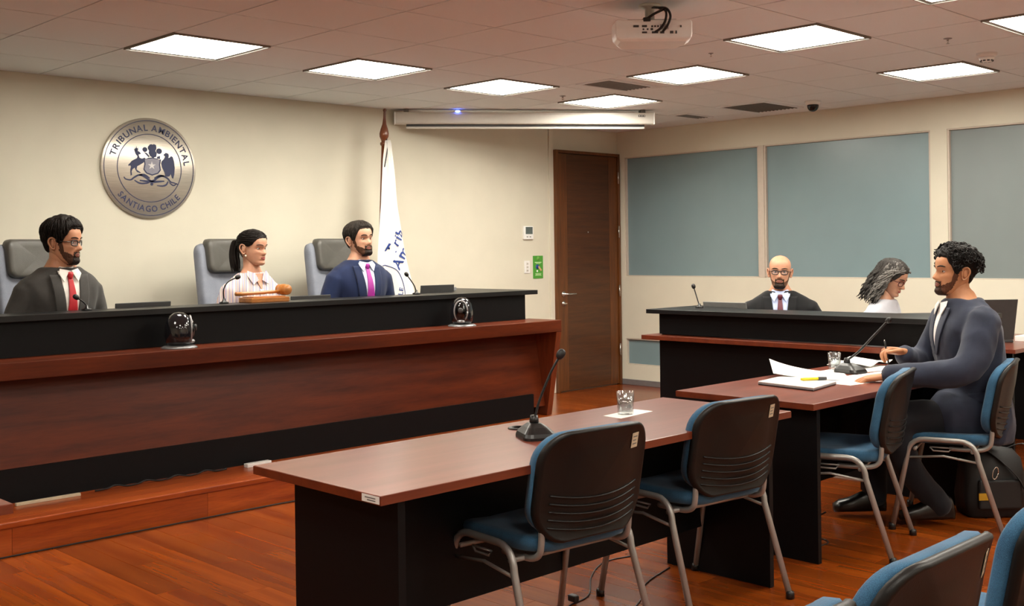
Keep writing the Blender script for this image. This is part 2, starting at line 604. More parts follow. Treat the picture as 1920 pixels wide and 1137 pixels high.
# door: full-height veneered leaf with plain stiles
door = structure(empty('door_1', (0, 0, 0)))
MB().box(4.893, 4.925, -0.05, 0, 0.001, 2.353).build('door_frame', 'door_frame', door, bevel=0.002)
MB().box(5.815, 5.845, -0.05, 0, 0.001, 2.353).build('door_frame', 'door_frame', door, bevel=0.002)
MB().box(4.925, 5.815, -0.05, 0, 2.325, 2.353).build('door_frame', 'door_frame', door, bevel=0.002)
leaf = MB().box(5.055, 5.685, -0.034, -0.002, 0.012, 2.32).build('door_leaf', mat_wood('door_veneer', '3f220d', '603615', 0.4, (1.0, 16, 16), 1.7, 0.0), door, bevel=0.001)
for x0, x1 in ((4.928, 5.054), (5.686, 5.812)):
    MB().box(x0, x1, -0.035, -0.002, 0.012, 2.32).build('stile', 'door_frame', door, bevel=0.001)
hd = MB().lathe([(0.001, 0), (0.026, 0.0), (0.026, 0.008), (0.024, 0.010), (0.011, 0.011), (0.010, 0.05), (0.001, 0.05)], (4.985, -0.035, 0.953), 20, 'y')
for i, v in enumerate(hd.v):
    hd.v[i] = (v[0], -0.035 - (v[1] + 0.035), v[2])
hd.tube([(4.985, -0.08, 0.953), (5.02, -0.083, 0.953), (5.12, -0.083, 0.953)], 0.009, 10)
hd.build('door_handle', 'steel', door)
lk = MB().lathe([(0.001, 0), (0.024, 0), (0.024, 0.009), (0.012, 0.012), (0.012, 0.022), (0.001, 0.022)], (0, 0, 0), 20, 'y')
lk.v = [(v[0] + 4.985, -0.035 - v[1], v[2] + 0.862) for v in lk.v]
lk.box(4.962, 5.008, -0.066, -0.055, 0.857, 0.867).build('thumb_turn', 'steel', door)
ph = MB().lathe([(0.001, 0), (0.008, 0), (0.007, 0.005), (0.001, 0.005)], (0, 0, 0), 12, 'y')
ph.v = [(v[0] + 5.36, -0.034 - v[1], v[2] + 1.555) for v in ph.v]
ph.build('peephole', 'steel', door)
for z in (0.3, 0.9, 1.5, 2.05):
    MB().lathe([(0.008, 0), (0.008, 0.12)], (5.812, -0.055, z), 10).build('hinge', 'steel', door)

# ceiling: tiles with dark joints
ceiling = structure(MB().box(XL, WX, YB, 0, CEIL + 0.012, CEIL + 0.10).build('ceiling', 'ceil_gap'))
LIGHTS = [(0, 2), (2, 2), (4, 2), (6, 2), (5, 4), (4, 6), (7, 6), (3, 8), (5, 8)]
ADDED_LIGHTS = [(-4, 4), (-6, 8), (-2, 8), (0, 11), (4, 11), (-4, 12), (-2, 15), (2, 15), (7, 13)]  # extra panels out of view, added to brighten the room
allL = set(LIGHTS + ADDED_LIGHTS)
tile_mesh = {}
rest = MB()
GAP = 0.0045
j = 0
for j in range(0, 18):
    y1, y0 = -G * j, max(-G * (j + 1), YB)
    for i in range(-9, 10):
        x0, x1 = max(G * i, XL), min(G * (i + 1), WX)
        if (i, j) in allL or x1 - x0 < 0.03 or y1 - y0 < 0.03:
            continue
        if -2 <= i <= 9 and j <= 9 and not (i < 0 and j > 4) and not (i < 2 and j > 6):
            k = (round(x1 - x0, 3), round(y1 - y0, 3))
            if k not in tile_mesh:
                tile_mesh[k] = MB().box(-k[0] / 2 + GAP, k[0] / 2 - GAP, -k[1] / 2 + GAP, k[1] / 2 - GAP, 0, 0.0118).mesh('ceiling_tile')
                tile_mesh[k].materials.append(M['tile'])
            o = mk('ceiling_tile', tile_mesh[k], None, ceiling)
            o.location = ((x0 + x1) / 2, (y0 + y1) / 2, CEIL)
        else:
            rest.box(x0 + GAP, x1 - GAP, y0 + GAP, y1 - GAP, CEIL, CEIL + 0.0118)
o = rest.build('ceiling_tile', 'tile', ceiling)
o['kind'] = 'stuff'

# recessed light panels
def make_light():
    root = empty('ceiling_light')
    fr = MB()
    a, b, c = G / 2 - 0.005, G / 2 - 0.034, G / 2 - 0.011
    for x0, x1, y0, y1, z0 in ((-a, a, c, a, -0.010), (-a, a, -a, -c, -0.010), (-a, -c, -c, c, -0.010), (c, a, -c, c, -0.010),
                               (-c, c, b, c, -0.003), (-c, c, -c, -b, -0.003), (-c, -b, -b, b, -0.003), (b, c, -b, b, -0.003)):
        fr.box(x0, x1, y0, y1, z0, 0.011)
    fr.build('light_frame', 'light_trim', root)
    MB().box(-b + 0.001, b - 0.001, -b + 0.001, b - 0.001, -0.003, 0.008).build('diffuser', 'light', root)
    return root
L0 = make_light()
LABELS = ['lit ceiling panel above the round wall seal', 'lit ceiling panel between the seal and the flagpole, second along the judges wall',
          'lit ceiling panel above the middle of the projection screen case', 'lit ceiling panel just above the projection screen case near its end',
          'lit ceiling panel between the projector and the dark square ceiling vent', 'large lit ceiling panel beside the projector',
          'lit ceiling panel above the frosted window, beside the smoke detector', 'lit ceiling panel cut by the top edge, above the seated lawyer',
          'lit ceiling panel cut by the side edge, just above the smoke detector']
for k, (i, j) in enumerate(LIGHTS + ADDED_LIGHTS):
    o = L0 if k == 0 else copy_tree(L0)
    o.location = (G * (i + 0.5), -G * (j + 0.5), CEIL)
    tag(o, LABELS[k] if k < len(LABELS) else 'unseen ceiling panel added out of view to light the room', 'ceiling light', 'square ceiling light panels')

# ------------------------------------------------------------------ judges' bench and its platform
plat = empty('platform', (0, 0, 0))
tag(plat, 'low orange wooden platform step under the long judges bench', 'platform')
MB().box(XL, 3.06, STEP_Y + 0.03, -0.002, 0.001, STEP_Z - 0.028).build('platform_core', 'floor_base', plat)
xs = [XL, -3.3, -2.2, -0.95, 0.05, 1.22, 2.1, 3.06]
for a, b in zip(xs[:-1], xs[1:]):
    MB().box(a + 0.0008, b - 0.0008, STEP_Y + 0.012, STEP_Y + 0.03, 0.001, STEP_Z - 0.03).build('riser_board', 'step', plat)
MB().box(XL, 3.06, STEP_Y, STEP_Y + 0.09, STEP_Z - 0.03, STEP_Z).build('nosing', 'step', plat, bevel=0.006, seg=3)
for k in range(16):
    y0 = STEP_Y + 0.09 + k * 0.122
    MB().box(XL, 3.06, y0 + 0.0007, min(y0 + 0.1213, -0.003), STEP_Z - 0.028, STEP_Z).build('deck_board', 'step', plat)

bench = empty('judges_bench', (0, 0, STEP_Z))
tag(bench, 'long judges bench with black upper front, red-brown shelf and recessed slanted panel', 'bench')
def bp_(mb):
    mb.v = [(v[0], v[1], v[2] - STEP_Z) for v in mb.v]
    return mb
BX0 = -3.6
ZS = 0.868
bp_(MB().box(BX0, 2.90, -1.66, -1.60, STEP_Z, 0.33)).build('plinth', 'black', bench)
bp_(MB().prism([(-1.66, 0.232), (-1.56, ZS - 0.09), (-1.53, ZS - 0.09), (-1.62, 0.232)], 'x', BX0, 3.02)).build('front_panel', 'bench_wood', bench)
bp_(MB().box(BX0, 3.075, -1.785, -1.45, ZS - 0.085, ZS)).build('shelf', 'bench_wood', bench, bevel=0.003)
# sloping end board
bp_(MB().prism([(-1.783, ZS - 0.086), (-1.675, STEP_Z + 0.001), (-1.30, STEP_Z + 0.001), (-1.30, ZS - 0.086)], 'x', 3.022, 3.074)).build('end_board', mat_wood('bench_end_wood', '5c2410', '88401c', 0.35, (9, 9, 1), 1.6, 0.1), bench, bevel=0.002)
bp_(MB().box(BX0, 2.985, -1.50, -1.46, ZS, 1.052)).build('upper_front', 'black', bench, bevel=0.001)
bp_(MB().box(2.945, 2.985, -1.459, -0.60, STEP_Z, 1.052)).build('return_panel', 'black', bench, bevel=0.001)
bp_(MB().prism([(BX0, -1.545), (3.075, -1.545), (3.075, -0.62), (2.72, -0.62), (2.60, -1.15), (2.45, -1.27), (BX0, -1.27)], 'z', 1.053, 1.085)).build('counter_top', 'black_top', bench, bevel=0.002)
bp_(MB().box(BX0, 2.943, -1.44, -0.75, 0.86, 0.89)).build('work_surface', 'black_top', bench, bevel=0.002)
for x in (-3.5, -1.2, 0.95, 2.85):
    bp_(MB().box(x, x + 0.03, -1.44, -0.80, STEP_Z, 0.859)).build('support_panel', 'black', bench)
# pale cable channel and loose leads along the plinth foot
tag(MB().box(-0.82, -0.50, -1.745, -1.722, STEP_Z, STEP_Z + 0.014).build('cable_channel', 'sticker', bevel=0.002), 'pale cable channel lying along the foot of the judges bench', 'cable channel')
lead = MB()
lead.tube(smooth_path([(-0.42 + 0.058 * k, -1.73 - 0.015 * sin(k * 2.1), STEP_Z + 0.009 + 0.005 * (k % 3)) for k in range(14)]), 0.005, 6)
tag(lead.build('power_lead', 'cable'), 'black power lead running along the platform at the bench foot', 'cable')
tag(MB().box(0.46, 0.62, -1.755, -1.715, STEP_Z, STEP_Z + 0.022).build('power_strip', 'white_plastic', bevel=0.003), 'small white power strip at the foot of the judges bench', 'power strip')
tag(MB().tube(smooth_path([(-3, -2.075, 0.005), (-1, -2.063, 0.005), (0.3, -2.066, 0.005), (0.7, -2.09, 0.005), (1.3, -2.07, 0.005), (2.6, -2.07, 0.004)]), 0.004, 6).build('floor_cable', 'cable'), 'black cable lying in the corner where the platform step meets the floor', 'cable')

# ------------------------------------------------------------------ right-hand (clerks') bench
RX, RY0, RY1 = 3.08, -4.66, -2.57
cb = empty('clerks_bench', (0, 0, 0))
tag(cb, 'black counter bench with a thin red-brown ledge in front of the frosted windows', 'bench')
MB().prism([(RX, RY1), (RX, RY0), (3.86, RY0), (3.86, RY0 + 0.30), (3.70, RY0 + 0.32), (3.52, RY0 + 0.5), (3.45, -3.1), (3.52, -3.0), (3.68, -2.93), (3.68, RY1)], 'z', 0.941, 0.97).build('counter_top', 'black_top', cb, bevel=0.002)
MB().box(RX + 0.07, RX + 0.10, RY0 + 0.06, RY1 - 0.06, 0.80, 0.940).build('upper_front', 'black', cb)
MB().box(RX + 0.07, RX + 0.10, RY0 + 0.06, RY1 - 0.06, 0.012, 0.760).build('lower_front', 'black', cb)
MB().box(RX - 0.03, RX + 0.20, RY0 - 0.01, RY1 + 0.02, 0.765, 0.795).build('ledge', 'desk_edge', cb, bevel=0.002)
MB().box(RX + 0.101, 3.66, RY1 - 0.09, RY1 - 0.06, 0.0, 0.940).build('end_panel', 'black', cb)
MB().box(RX + 0.101, 3.83, RY0 + 0.06, RY0 + 0.09, 0.0, 0.940).build('end_panel', 'black', cb)
MB().box(RX + 0.101, 3.95, RY0 + 0.10, RY1 - 0.10, 0.70, 0.73).build('work_surface', 'black_top', cb)
MB().box(RX - 0.001, RX, RY0 + 0.006, RY0 + 0.075, 0.945, 0.966).build('asset_sticker', 'paper', cb)

# ------------------------------------------------------------------ front desks
def desk(name, x0, x1, y0, y1, label, panels=(True, True), sticker=False):
    z = 0.71
    t = empty(name, ((x0 + x1) / 2, (y0 + y1) / 2, 0))
    tag(t, label, 'desk', 'wooden hearing desks')
    hx, hy = (x1 - x0) / 2, (y1 - y0) / 2
    MB().box(-hx, hx, -hy, hy, z - 0.028, z).build('desktop', ['desk_wood'], t, bevel=0.0015)
    # edge banding
    eb = MB()
    e = 0.0012
    eb.box(-hx - e, hx + e, -hy - e, -hy, z - 0.027, z - 0.0015); eb.box(-hx - e, hx + e, hy, hy + e, z - 0.027, z - 0.0015)
    eb.box(-hx - e, -hx, -hy, hy, z - 0.027, z - 0.0015); eb.box(hx, hx + e, -hy, hy, z - 0.027, z - 0.0015)
    eb.build('edge_band', 'desk_edge', t)
    for s, on in ((-1, panels[0]), (1, panels[1])):
        if on:
            MB().box(s * (hx - 0.10) - 0.014, s * (hx - 0.10) + 0.014, -hy + 0.035, hy - 0.10, 0, z - 0.028).build('side_panel', 'black', t, bevel=0.001)
    MB().box(-hx + 0.115, hx - 0.115, hy - 0.30, hy - 0.28, 0.20, z - 0.028).build('modesty_panel', 'black', t)
    if sticker:
        MB().box(-hx - 0.0022, -hx - 0.0013, -hy + 0.005, -hy + 0.085, z - 0.024, z - 0.003).build('asset_sticker', 'paper', t)
        for k, (a, b) in enumerate(((0.012, 0.06), (0.012, 0.05))):
            MB().box(-hx - 0.0028, -hx - 0.0023, -hy + a + 0.01, -hy + b + 0.01, z - 0.012 - 0.007 * k, z - 0.009 - 0.007 * k).build('sticker_print', 'mid_grey', t)
    return t
desk('hearing_desk', -1.0, 1.115, -4.885, -4.228, 'empty red-brown desk nearest the viewer with a microphone and a glass', sticker=True)
desk('hearing_desk', 1.343, 3.03, -4.856, -4.13, 'red-brown desk with laptop and papers where the lawyer sits')
desk('hearing_desk', -3.6, -1.735, -4.20, -3.5, 'red-brown desk of which only a corner shows beside the platform step')
# ------------------------------------------------------------------ visitor chairs (steel tube, blue pads, black shells)
def grid_surface(fn, nu, nv, smooth=True):
    """verts/faces of fn(u,v), u,v in 0..1"""
    v = [tuple(fn(i / nu, j / nv)) for j in range(nv + 1) for i in range(nu + 1)]
    f = [(j * (nu + 1) + i, j * (nu + 1) + i + 1, (j + 1) * (nu + 1) + i + 1, (j + 1) * (nu + 1) + i) for j in range(nv) for i in range(nu)]
    return v, f

def pad(mb, outline, fn_mid, t0, t1, rounding=0.35):
    """closed cushion: outline (2D ring) shrunk towards both faces; fn_mid(x, y, h) -> 3D; h from -1 (back) to 1 (front)"""
    rings = []
    prof = [(-1.0, 0.0), (-1.0, 0.55), (-1.0, 0.80), (-0.93, 0.92), (-0.7, 0.98), (0.0, 1.0), (0.6, 0.985), (0.86, 0.94), (0.97, 0.85), (1.03, 0.6), (1.06, 0.3), (1.07, 0.0)]
    for h, s in prof:
        s = max(s, 0.002)
        rings.append([fn_mid(x * s, y * s, h * (t1 if h > 0 else t0)) for x, y in outline])
    mb.rings(rings, True, True, True)
    return mb

BZ0, BZ1 = 0.475, 0.815          # lower and upper edge of the backrest
def back_map(x, y, h):
    """x across, y up from the middle of the back, h forward"""
    z = (BZ0 + BZ1) / 2 + y
    lean = -0.235 - 0.16 * (z - BZ0) - 0.10 * (z - BZ0) ** 2
    curve = 0.055 * (x / 0.235) ** 2
    return (x, lean + curve + h, z)

def seat_map(x, y, h):
    z = 0.435 + 0.018 * (x / 0.23) ** 2 - 0.05 * max(0, y - 0.10) ** 1.4 + 0.10 * max(0, -y - 0.10) ** 1.3
    return (x, y + 0.005, z + h)

def make_chair():
    root = empty('visitor_chair')
    hw, hh = 0.235, (BZ1 - BZ0) / 2
    o = rrect(hw * 2, hh * 2, 0.10, 8)
    # bottom edge of the shell bows down
    pad(MB(), o, back_map, 0.010, 0.044).build('backrest', 'blue_cloth', root)
    sh = MB()
    o2 = rrect(hw * 2 + 0.006, hh * 2 + 0.006, 0.102, 8)
    def shell_map(x, y, h):
        bow = -0.03 * max(0, 1 - (x / 0.235) ** 2) if y < -0.1 else 0
        return back_map(x, y + bow, h - 0.008)
    rings = []
    for h, s in ((-0.004, 0.995), (-0.010, 1.0), (-0.020, 0.985), (-0.024, 0.96), (-0.0225, 0.93), (-0.018, 0.90), (-0.017, 0.6), (-0.017, 0.3), (-0.017, 0.002)):
        rings.append([shell_map(x * s, y * s, h) for x, y in o2])
    sh.rings(rings, True, True, True)
    shell = sh.build('back_shell', 'shell', root)
    for k in range(5):
        y0 = -0.045 - 0.026 * k
        w = 0.19
        pts = []
        for i in range(15):
            x = -w + 2 * w * i / 14
            pts.append(back_map(x, y0 - 0.02 * (1 - (x / w) ** 2) + 0.012, -0.0265))
        MB().tube(pts, 0.0035, 6).build('rib', 'shell', shell)
    # asset sticker on the shell
    v = [back_map(x, y, -0.0275) for x, y in ((0.125, 0.085), (0.165, 0.085), (0.165, 0.135), (0.125, 0.135))]
    v += [back_map(x, y, -0.0265) for x, y in ((0.125, 0.085), (0.165, 0.085), (0.165, 0.135), (0.125, 0.135))]
    st = MB().add(v, [(0, 1, 2, 3), (4, 7, 6, 5), (0, 4, 5, 1), (1, 5, 6, 2), (2, 6, 7, 3), (3, 7, 4, 0)]).build('asset_sticker', 'sticker', root)
    mk_b = MB()
    for k in range(3):
        a, b = 0.131, 0.158 - 0.006 * (k == 1)
        yy = 0.124 - 0.012 * k
        mk_b.add([back_map(x, y, -0.0279) for x, y in ((a, yy - 0.004), (b, yy - 0.004), (b, yy), (a, yy))], [(0, 1, 2, 3)])
    mk_b.build('sticker_print', 'mid_grey', st)
    # seat
    pad(MB(), rrect(0.47, 0.43, 0.09, 8), seat_map, 0.030, 0.026).build('seat', 'blue_cloth', root)
    # side frames: inverted U of oval tube
    for s in (-1, 1):
        x = s * 0.262
        p = [(x + s * 0.012, 0.235, 0.012), (x, 0.165, 0.36)]
        p += [(x, 0.085 + 0.078 * cos(radians(a)), 0.37 + 0.078 * sin(radians(a))) for a in range(10, 91, 16)]
        p += [(x, -0.075 + 0.078 * cos(radians(a)), 0.37 + 0.078 * sin(radians(a))) for a in range(90, 171, 16)]
        p += [(x, -0.155, 0.36), (x + s * 0.012, -0.265, 0.012)]
        MB().tube(p, 0.0125, 10, 1.0).build('side_frame', 'chrome_grey', root)
        for yy in (0.237, -0.267):
            MB().lathe([(0.001, 0), (0.017, 0), (0.017, 0.022), (0.013, 0.03)], (x + s * 0.012, yy, 0), 12).build('foot_cap', 'plastic_black', root)
        # linking hook under the arch
        MB().tube([(x, 0.06, 0.412), (x, 0.045, 0.395), (x, -0.025, 0.395), (x, -0.04, 0.412), (x, 0.06, 0.412)], 0.004, 6).build('linking_hook', 'chrome_grey', root)
        # brace below the arch
        MB().tube([(x, 0.165, 0.355), (x, 0.0, 0.372), (x, -0.152, 0.35)], 0.006, 6).build('side_brace', 'chrome_grey', root)
        # back support tube
        xb = s * 0.195
        p = smooth_path([(xb, -0.02, 0.398), (xb, -0.10, 0.398), (xb, -0.165, 0.402), (xb, -0.198, 0.420), (xb, -0.208, 0.450), (xb, -0.212, 0.50)], 5)
        MB().tube(p, 0.011, 10).build('back_support', 'chrome_grey', root)
    for yy in (0.13, -0.13):
        MB().tube([(-0.262, yy, 0.398), (0.262, yy, 0.398)], 0.009, 8).build('cross_bar', 'chrome_grey', root)
    return root
chair0 = make_chair()
CH = [  # x, y, turn, label
    (-0.16, -4.70, radians(-5), 'blue padded tube-frame chair pushed in at the desk beside the table microphone'),
    (0.70, -4.68, radians(-7), 'blue padded tube-frame chair at the empty desk, beside the glass of water'),
    (1.83, -4.72, radians(17), 'empty blue padded tube-frame chair next to the seated lawyer'),
    (2.545, -4.915, radians(17), 'blue padded tube-frame chair the lawyer in the suit sits on'),
    (-0.83, -6.12, radians(0), 'blue padded chair back filling the lower corner in the public row'),
    (-0.20, -6.12, radians(3), 'blue padded chair back cut by the side edge in the public row'),
    (-1.40, -6.13, radians(0), 'blue padded chair whose top alone peeks over the lower edge'),
]
for k, (x, y, a, lb) in enumerate(CH):
    o = chair0 if k == 0 else copy_tree(chair0)
    o.location = (x, y, 0)
    o.rotation_euler = (0, 0, a)
    tag(o, lb, 'chair', 'blue visitor chairs')

# ------------------------------------------------------------------ judges' high-back chairs
def make_judge_chair():
    root = empty('judge_chair')     # faces -Y
    def bm_(x, y, h):
        z = 0.47 + 0.40 + y
        return (x, 0.21 + 0.12 * (z - 0.45) - 0.05 * (x / 0.25) ** 2 - h, z)
    pad(MB(), rrect(0.53, 0.86, 0.07, 6), bm_, 0.05, 0.05).build('backrest', 'chair_grey', root)
    def hm_(x, y, h):
        z = 1.215 + y
        return (x, 0.155 + 0.12 * (z - 0.45) - 0.05 * (x / 0.25) ** 2 - h, z)
    pad(MB(), rrect(0.42, 0.235, 0.05, 6), hm_, 0.045, 0.045).build('headrest', 'leather', root)
    for i in range(-1, 2):
        for j in range(2):
            x, z = i * 0.13, 0.72 + 0.15 * j
            MB().blob((x, 0.155 + 0.12 * (z - 0.45) - 0.05 * (x / 0.25) ** 2, z), 0.012, 0.006, 0.012, 10, 6).build('button', 'chair_grey', root)
    def sm_(x, y, h):
        return (x, y - 0.03, 0.46 + h)
    pad(MB(), rrect(0.52, 0.50, 0.09, 6), sm_, 0.045, 0.05).build('seat', 'chair_grey', root)
    for s in (-1, 1):
        MB().tube(smooth_path([(s * 0.25, 0.16, 0.44), (s * 0.31, 0.15, 0.50), (s * 0.31, 0.12, 0.64), (s * 0.31, -0.02, 0.655), (s * 0.31, -0.16, 0.64), (s * 0.31, -0.18, 0.52), (s * 0.25, -0.14, 0.44)], 4), 0.018, 8).build('armrest', 'plastic_black', root)
    MB().lathe([(0.03, 0.10), (0.03, 0.36), (0.06, 0.41), (0.001, 0.41)], (0, 0, 0), 14).build('gas_column', 'plastic_black', root)
    for k in range(5):
        a = 2 * pi * k / 5 + 0.3
        MB().tube([(0, 0, 0.105), (0.30 * cos(a), 0.30 * sin(a), 0.065)], [0.028, 0.017], 8).build('base_spoke', 'plastic_black', root)
        MB().lathe([(0.001, -0.012), (0.027, -0.012), (0.027, 0.012), (0.001, 0.012)], (0.30 * cos(a), 0.30 * sin(a), 0.0275), 12, 'x').build('castor', 'plastic_black', root)
    return root
jc = make_judge_chair()
JC = [(-0.13, -0.60, radians(14), 'grey high-back judge chair behind the man in the charcoal suit'),
      (1.20, -0.60, radians(12), 'grey high-back judge chair behind the woman in the striped blouse'),
      (2.10, -0.60, radians(10), 'grey high-back judge chair behind the man in the navy suit')]
for k, (x, y, a, lb) in enumerate(JC):
    o = jc if k == 0 else copy_tree(jc)
    o.location = (x, y, STEP_Z)
    o.rotation_euler = (0, 0, a)
    tag(o, lb, 'chair', 'high-back judges chairs')
# ------------------------------------------------------------------ things on the ceiling and walls
# projector on its drop bracket, back panel towards the room
pr = empty('projector', (1.405, -3.957, CEIL), radians(-44))
tag(pr, 'white video projector hanging from the ceiling with black cables', 'projector')
MB().lathe([(0.001, 0), (0.055, 0), (0.055, -0.012), (0.024, -0.02), (0.024, -0.095), (0.001, -0.095)], (0, 0.02, 0), 16).build('ceiling_mount', 'white_metal', pr)
PB = [(-0.185, -0.115), (0.185, -0.115), (0.19, 0.0), (0.15, 0.13), (-0.15, 0.13), (-0.19, 0.0)]
bd = MB()
rings = []
for s, z in ((0.94, -0.098), (1.0, -0.108), (1.0, -0.165), (0.97, -0.188), (0.86, -0.2)):
    rings.append([(x * s, y * (1.0 if y < -0.1 and z > -0.19 else s), z) for x, y in PB])
bd.rings(rings, True, True, False)
bd.build('projector_body', 'white_plastic', pr, bevel=0.006, seg=2)
MB().box(-0.12, 0.12, -0.06, 0.09, -0.099, -0.085).build('bracket_plate', 'mid_grey', pr, bevel=0.004)
for x, z, w, h in ((-0.085, -0.130, 0.026, 0.010), (-0.045, -0.130, 0.024, 0.010), (-0.008, -0.131, 0.008, 0.008), (0.006, -0.131, 0.008, 0.008), (0.02, -0.131, 0.008, 0.008),
                   (-0.05, -0.145, 0.008, 0.008), (-0.03, -0.145, 0.008, 0.008), (-0.01, -0.145, 0.012, 0.010), (-0.045, -0.160, 0.024, 0.008), (0.005, -0.160, 0.03, 0.010),
                   (0.04, -0.161, 0.020, 0.010), (0.085, -0.160, 0.016, 0.012), (0.107, -0.160, 0.007, 0.014), (0.13, -0.132, 0.006, 0.01)):
    MB().box(x - w / 2, x + w / 2, -0.1185, -0.1145, z - h / 2, z + h / 2).build('socket', 'dark_grey', pr, bevel=0.001)
vt = MB()
for k in range(7):
    vt.box(0.030 + 0.006 * k, 0.033 + 0.006 * k, -0.1175, -0.1145, -0.146, -0.122)
vt.build('speaker_grille', 'mid_grey', pr)
for pts in ([(0.0, 0.02, -0.01), (0.03, -0.06, -0.03), (0.06, -0.13, -0.05), (0.075, -0.15, -0.09), (0.06, -0.15, -0.135), (0.04, -0.12, -0.16)],
            [(0.03, -0.06, -0.03), (0.055, -0.13, -0.06), (0.05, -0.16, -0.11), (0.03, -0.15, -0.145), (0.005, -0.12, -0.16)],
            [(0.05, -0.12, -0.05), (0.0, -0.13, -0.075), (-0.03, -0.11, -0.092)]):
    MB().tube(smooth_path(pts, 6), 0.006, 8).build('cable', 'cable', pr)
MB().box(-0.05, -0.015, -0.120, -0.08, -0.108, -0.088).build('power_plug', 'plastic_black', pr, bevel=0.003)

# projection screen case hung diagonally across the corner
sa, sb = Vector((2.93, -0.05, 0)), Vector((4.70, -1.375, 0))
sc_ = empty('projection_screen', ((sa.x + sb.x) / 2, (sa.y + sb.y) / 2, 2.553), atan2(sb.y - sa.y, sb.x - sa.x))
tag(sc_, 'long white motorised projection screen case hung across the corner', 'projection screen')
sl = (sb - sa).length / 2
MB().prism([(-0.045, 0.0), (-0.05, -0.02), (-0.05, -0.09), (-0.04, -0.098), (0.045, -0.098), (0.05, -0.09), (0.05, -0.01), (0.045, 0)], 'x', -sl, sl).build('case', 'white_metal', sc_, bevel=0.003)
for s in (-1, 1):
    MB().box(s * sl - 0.012 * (s < 0), s * sl + 0.012 * (s > 0), -0.052, 0.052, -0.100, 0.002).build('end_cap', 'white_plastic', sc_, bevel=0.004)
    MB().box(s * (sl - 0.09) - 0.02, s * (sl - 0.09) + 0.02, -0.04, 0.04, 0.0, CEIL - 2.553).build('ceiling_bracket', 'mid_grey', sc_)
MB().box(-sl + 0.09, sl - 0.07, -0.012, 0.012, -0.135, -0.118).build('bottom_bar', 'white_metal', sc_, bevel=0.004)
MB().box(-sl + 0.09, sl - 0.07, -0.002, 0.002, -0.118, -0.098).build('screen_fabric', 'dark_grey', sc_)
MB().blob((-sl + 0.52, -0.056, 0.006), 0.022, 0.008, 0.008, 12, 8).build('status_light', 'led', sc_)
MB().box(sl - 0.135, sl - 0.075, -0.0525, -0.0495, -0.036, -0.018).build('rating_plate', 'dark_grey', sc_)
for k in range(3):
    MB().box(sl - 0.130 + 0.02 * k, sl - 0.118 + 0.02 * k, -0.0532, -0.0524, -0.031, -0.023).build('plate_print', 'white_metal', sc_)

# ceiling vents
def vent(x, y, hx, hy, label, frame_m='tile', slat_m='ceil_gap', nsl=9):
    v = empty('ceiling_vent', (x, y, CEIL))
    tag(v, label, 'vent', 'ceiling air vents')
    f = MB()
    f.box(-hx, hx, hy - 0.03, hy, -0.008, 0); f.box(-hx, hx, -hy, -hy + 0.03, -0.008, 0)
    f.box(-hx, -hx + 0.03, -hy + 0.03, hy - 0.03, -0.008, 0); f.box(hx - 0.03, hx, -hy + 0.03, hy - 0.03, -0.008, 0)
    f.build('vent_frame', frame_m, v)
    MB().box(-hx + 0.03, hx - 0.03, -hy + 0.03, hy - 0.03, -0.0015, 0).build('vent_backing', 'brown_dark', v)
    for k in range(nsl):
        y0 = -hy + 0.035 + (2 * hy - 0.07) * k / nsl
        MB().prism([(y0, -0.002), (y0 + 0.003, -0.002), (y0 + 0.014, -0.010), (y0 + 0.011, -0.010)], 'x', -hx + 0.031, hx - 0.031).build('slat', slat_m, v)
vent(3.317, -2.14, 0.27, 0.16, 'ceiling air vent with open slats behind the projector', nsl=7, slat_m='mid_grey')
vent(5.29, -1.36, 0.20, 0.10, 'narrow ceiling air vent beside the end of the screen case', nsl=4, slat_m='mid_grey')
vent(5.24, -2.11, 0.30, 0.24, 'dark square ceiling grille above the frosted windows', slat_m=mat_plain('grille_bronze', '5a4e40', 0.5), nsl=11)

dm = empty('dome_camera', (5.274, -2.594, CEIL))
tag(dm, 'small dome security camera with black bulb on the ceiling', 'camera')
MB().lathe([(0.001, 0), (0.065, 0), (0.065, -0.018), (0.052, -0.03), (0.001, -0.03)], (0, 0, 0), 24).build('dome_base', 'white_plastic', dm)
MB().lathe([(0.046, -0.028), (0.047, -0.04), (0.043, -0.058), (0.033, -0.073), (0.018, -0.083), (0.001, -0.086)], (0, 0, 0), 24).build('dome_bulb', mat_plain('dome_black', '0c0c0e', 0.12), dm)

sm = empty('smoke_detector', (4.101, -4.491, CEIL))
tag(sm, 'white round smoke detector on the ceiling over the windows', 'smoke detector')
MB().lathe([(0.001, 0), (0.062, 0), (0.06, -0.014), (0.05, -0.024), (0.001, -0.024)], (0, 0, 0), 24).build('detector_base', 'white_plastic', sm)
MB().lathe([(0.046, -0.024), (0.042, -0.042), (0.030, -0.052), (0.001, -0.054)], (0, 0, 0), 24).build('detector_head', 'white_plastic', sm)
for k in range(10):
    a = 2 * pi * k / 10
    MB().box(-0.008, 0.008, -0.002, 0.002, -0.006, 0.006).build('slot', 'dark_grey', sm).matrix_local = Matrix.Translation((0.0375 * cos(a), 0.0375 * sin(a), -0.0465)) @ Matrix.Rotation(a + pi / 2, 4, 'Z')

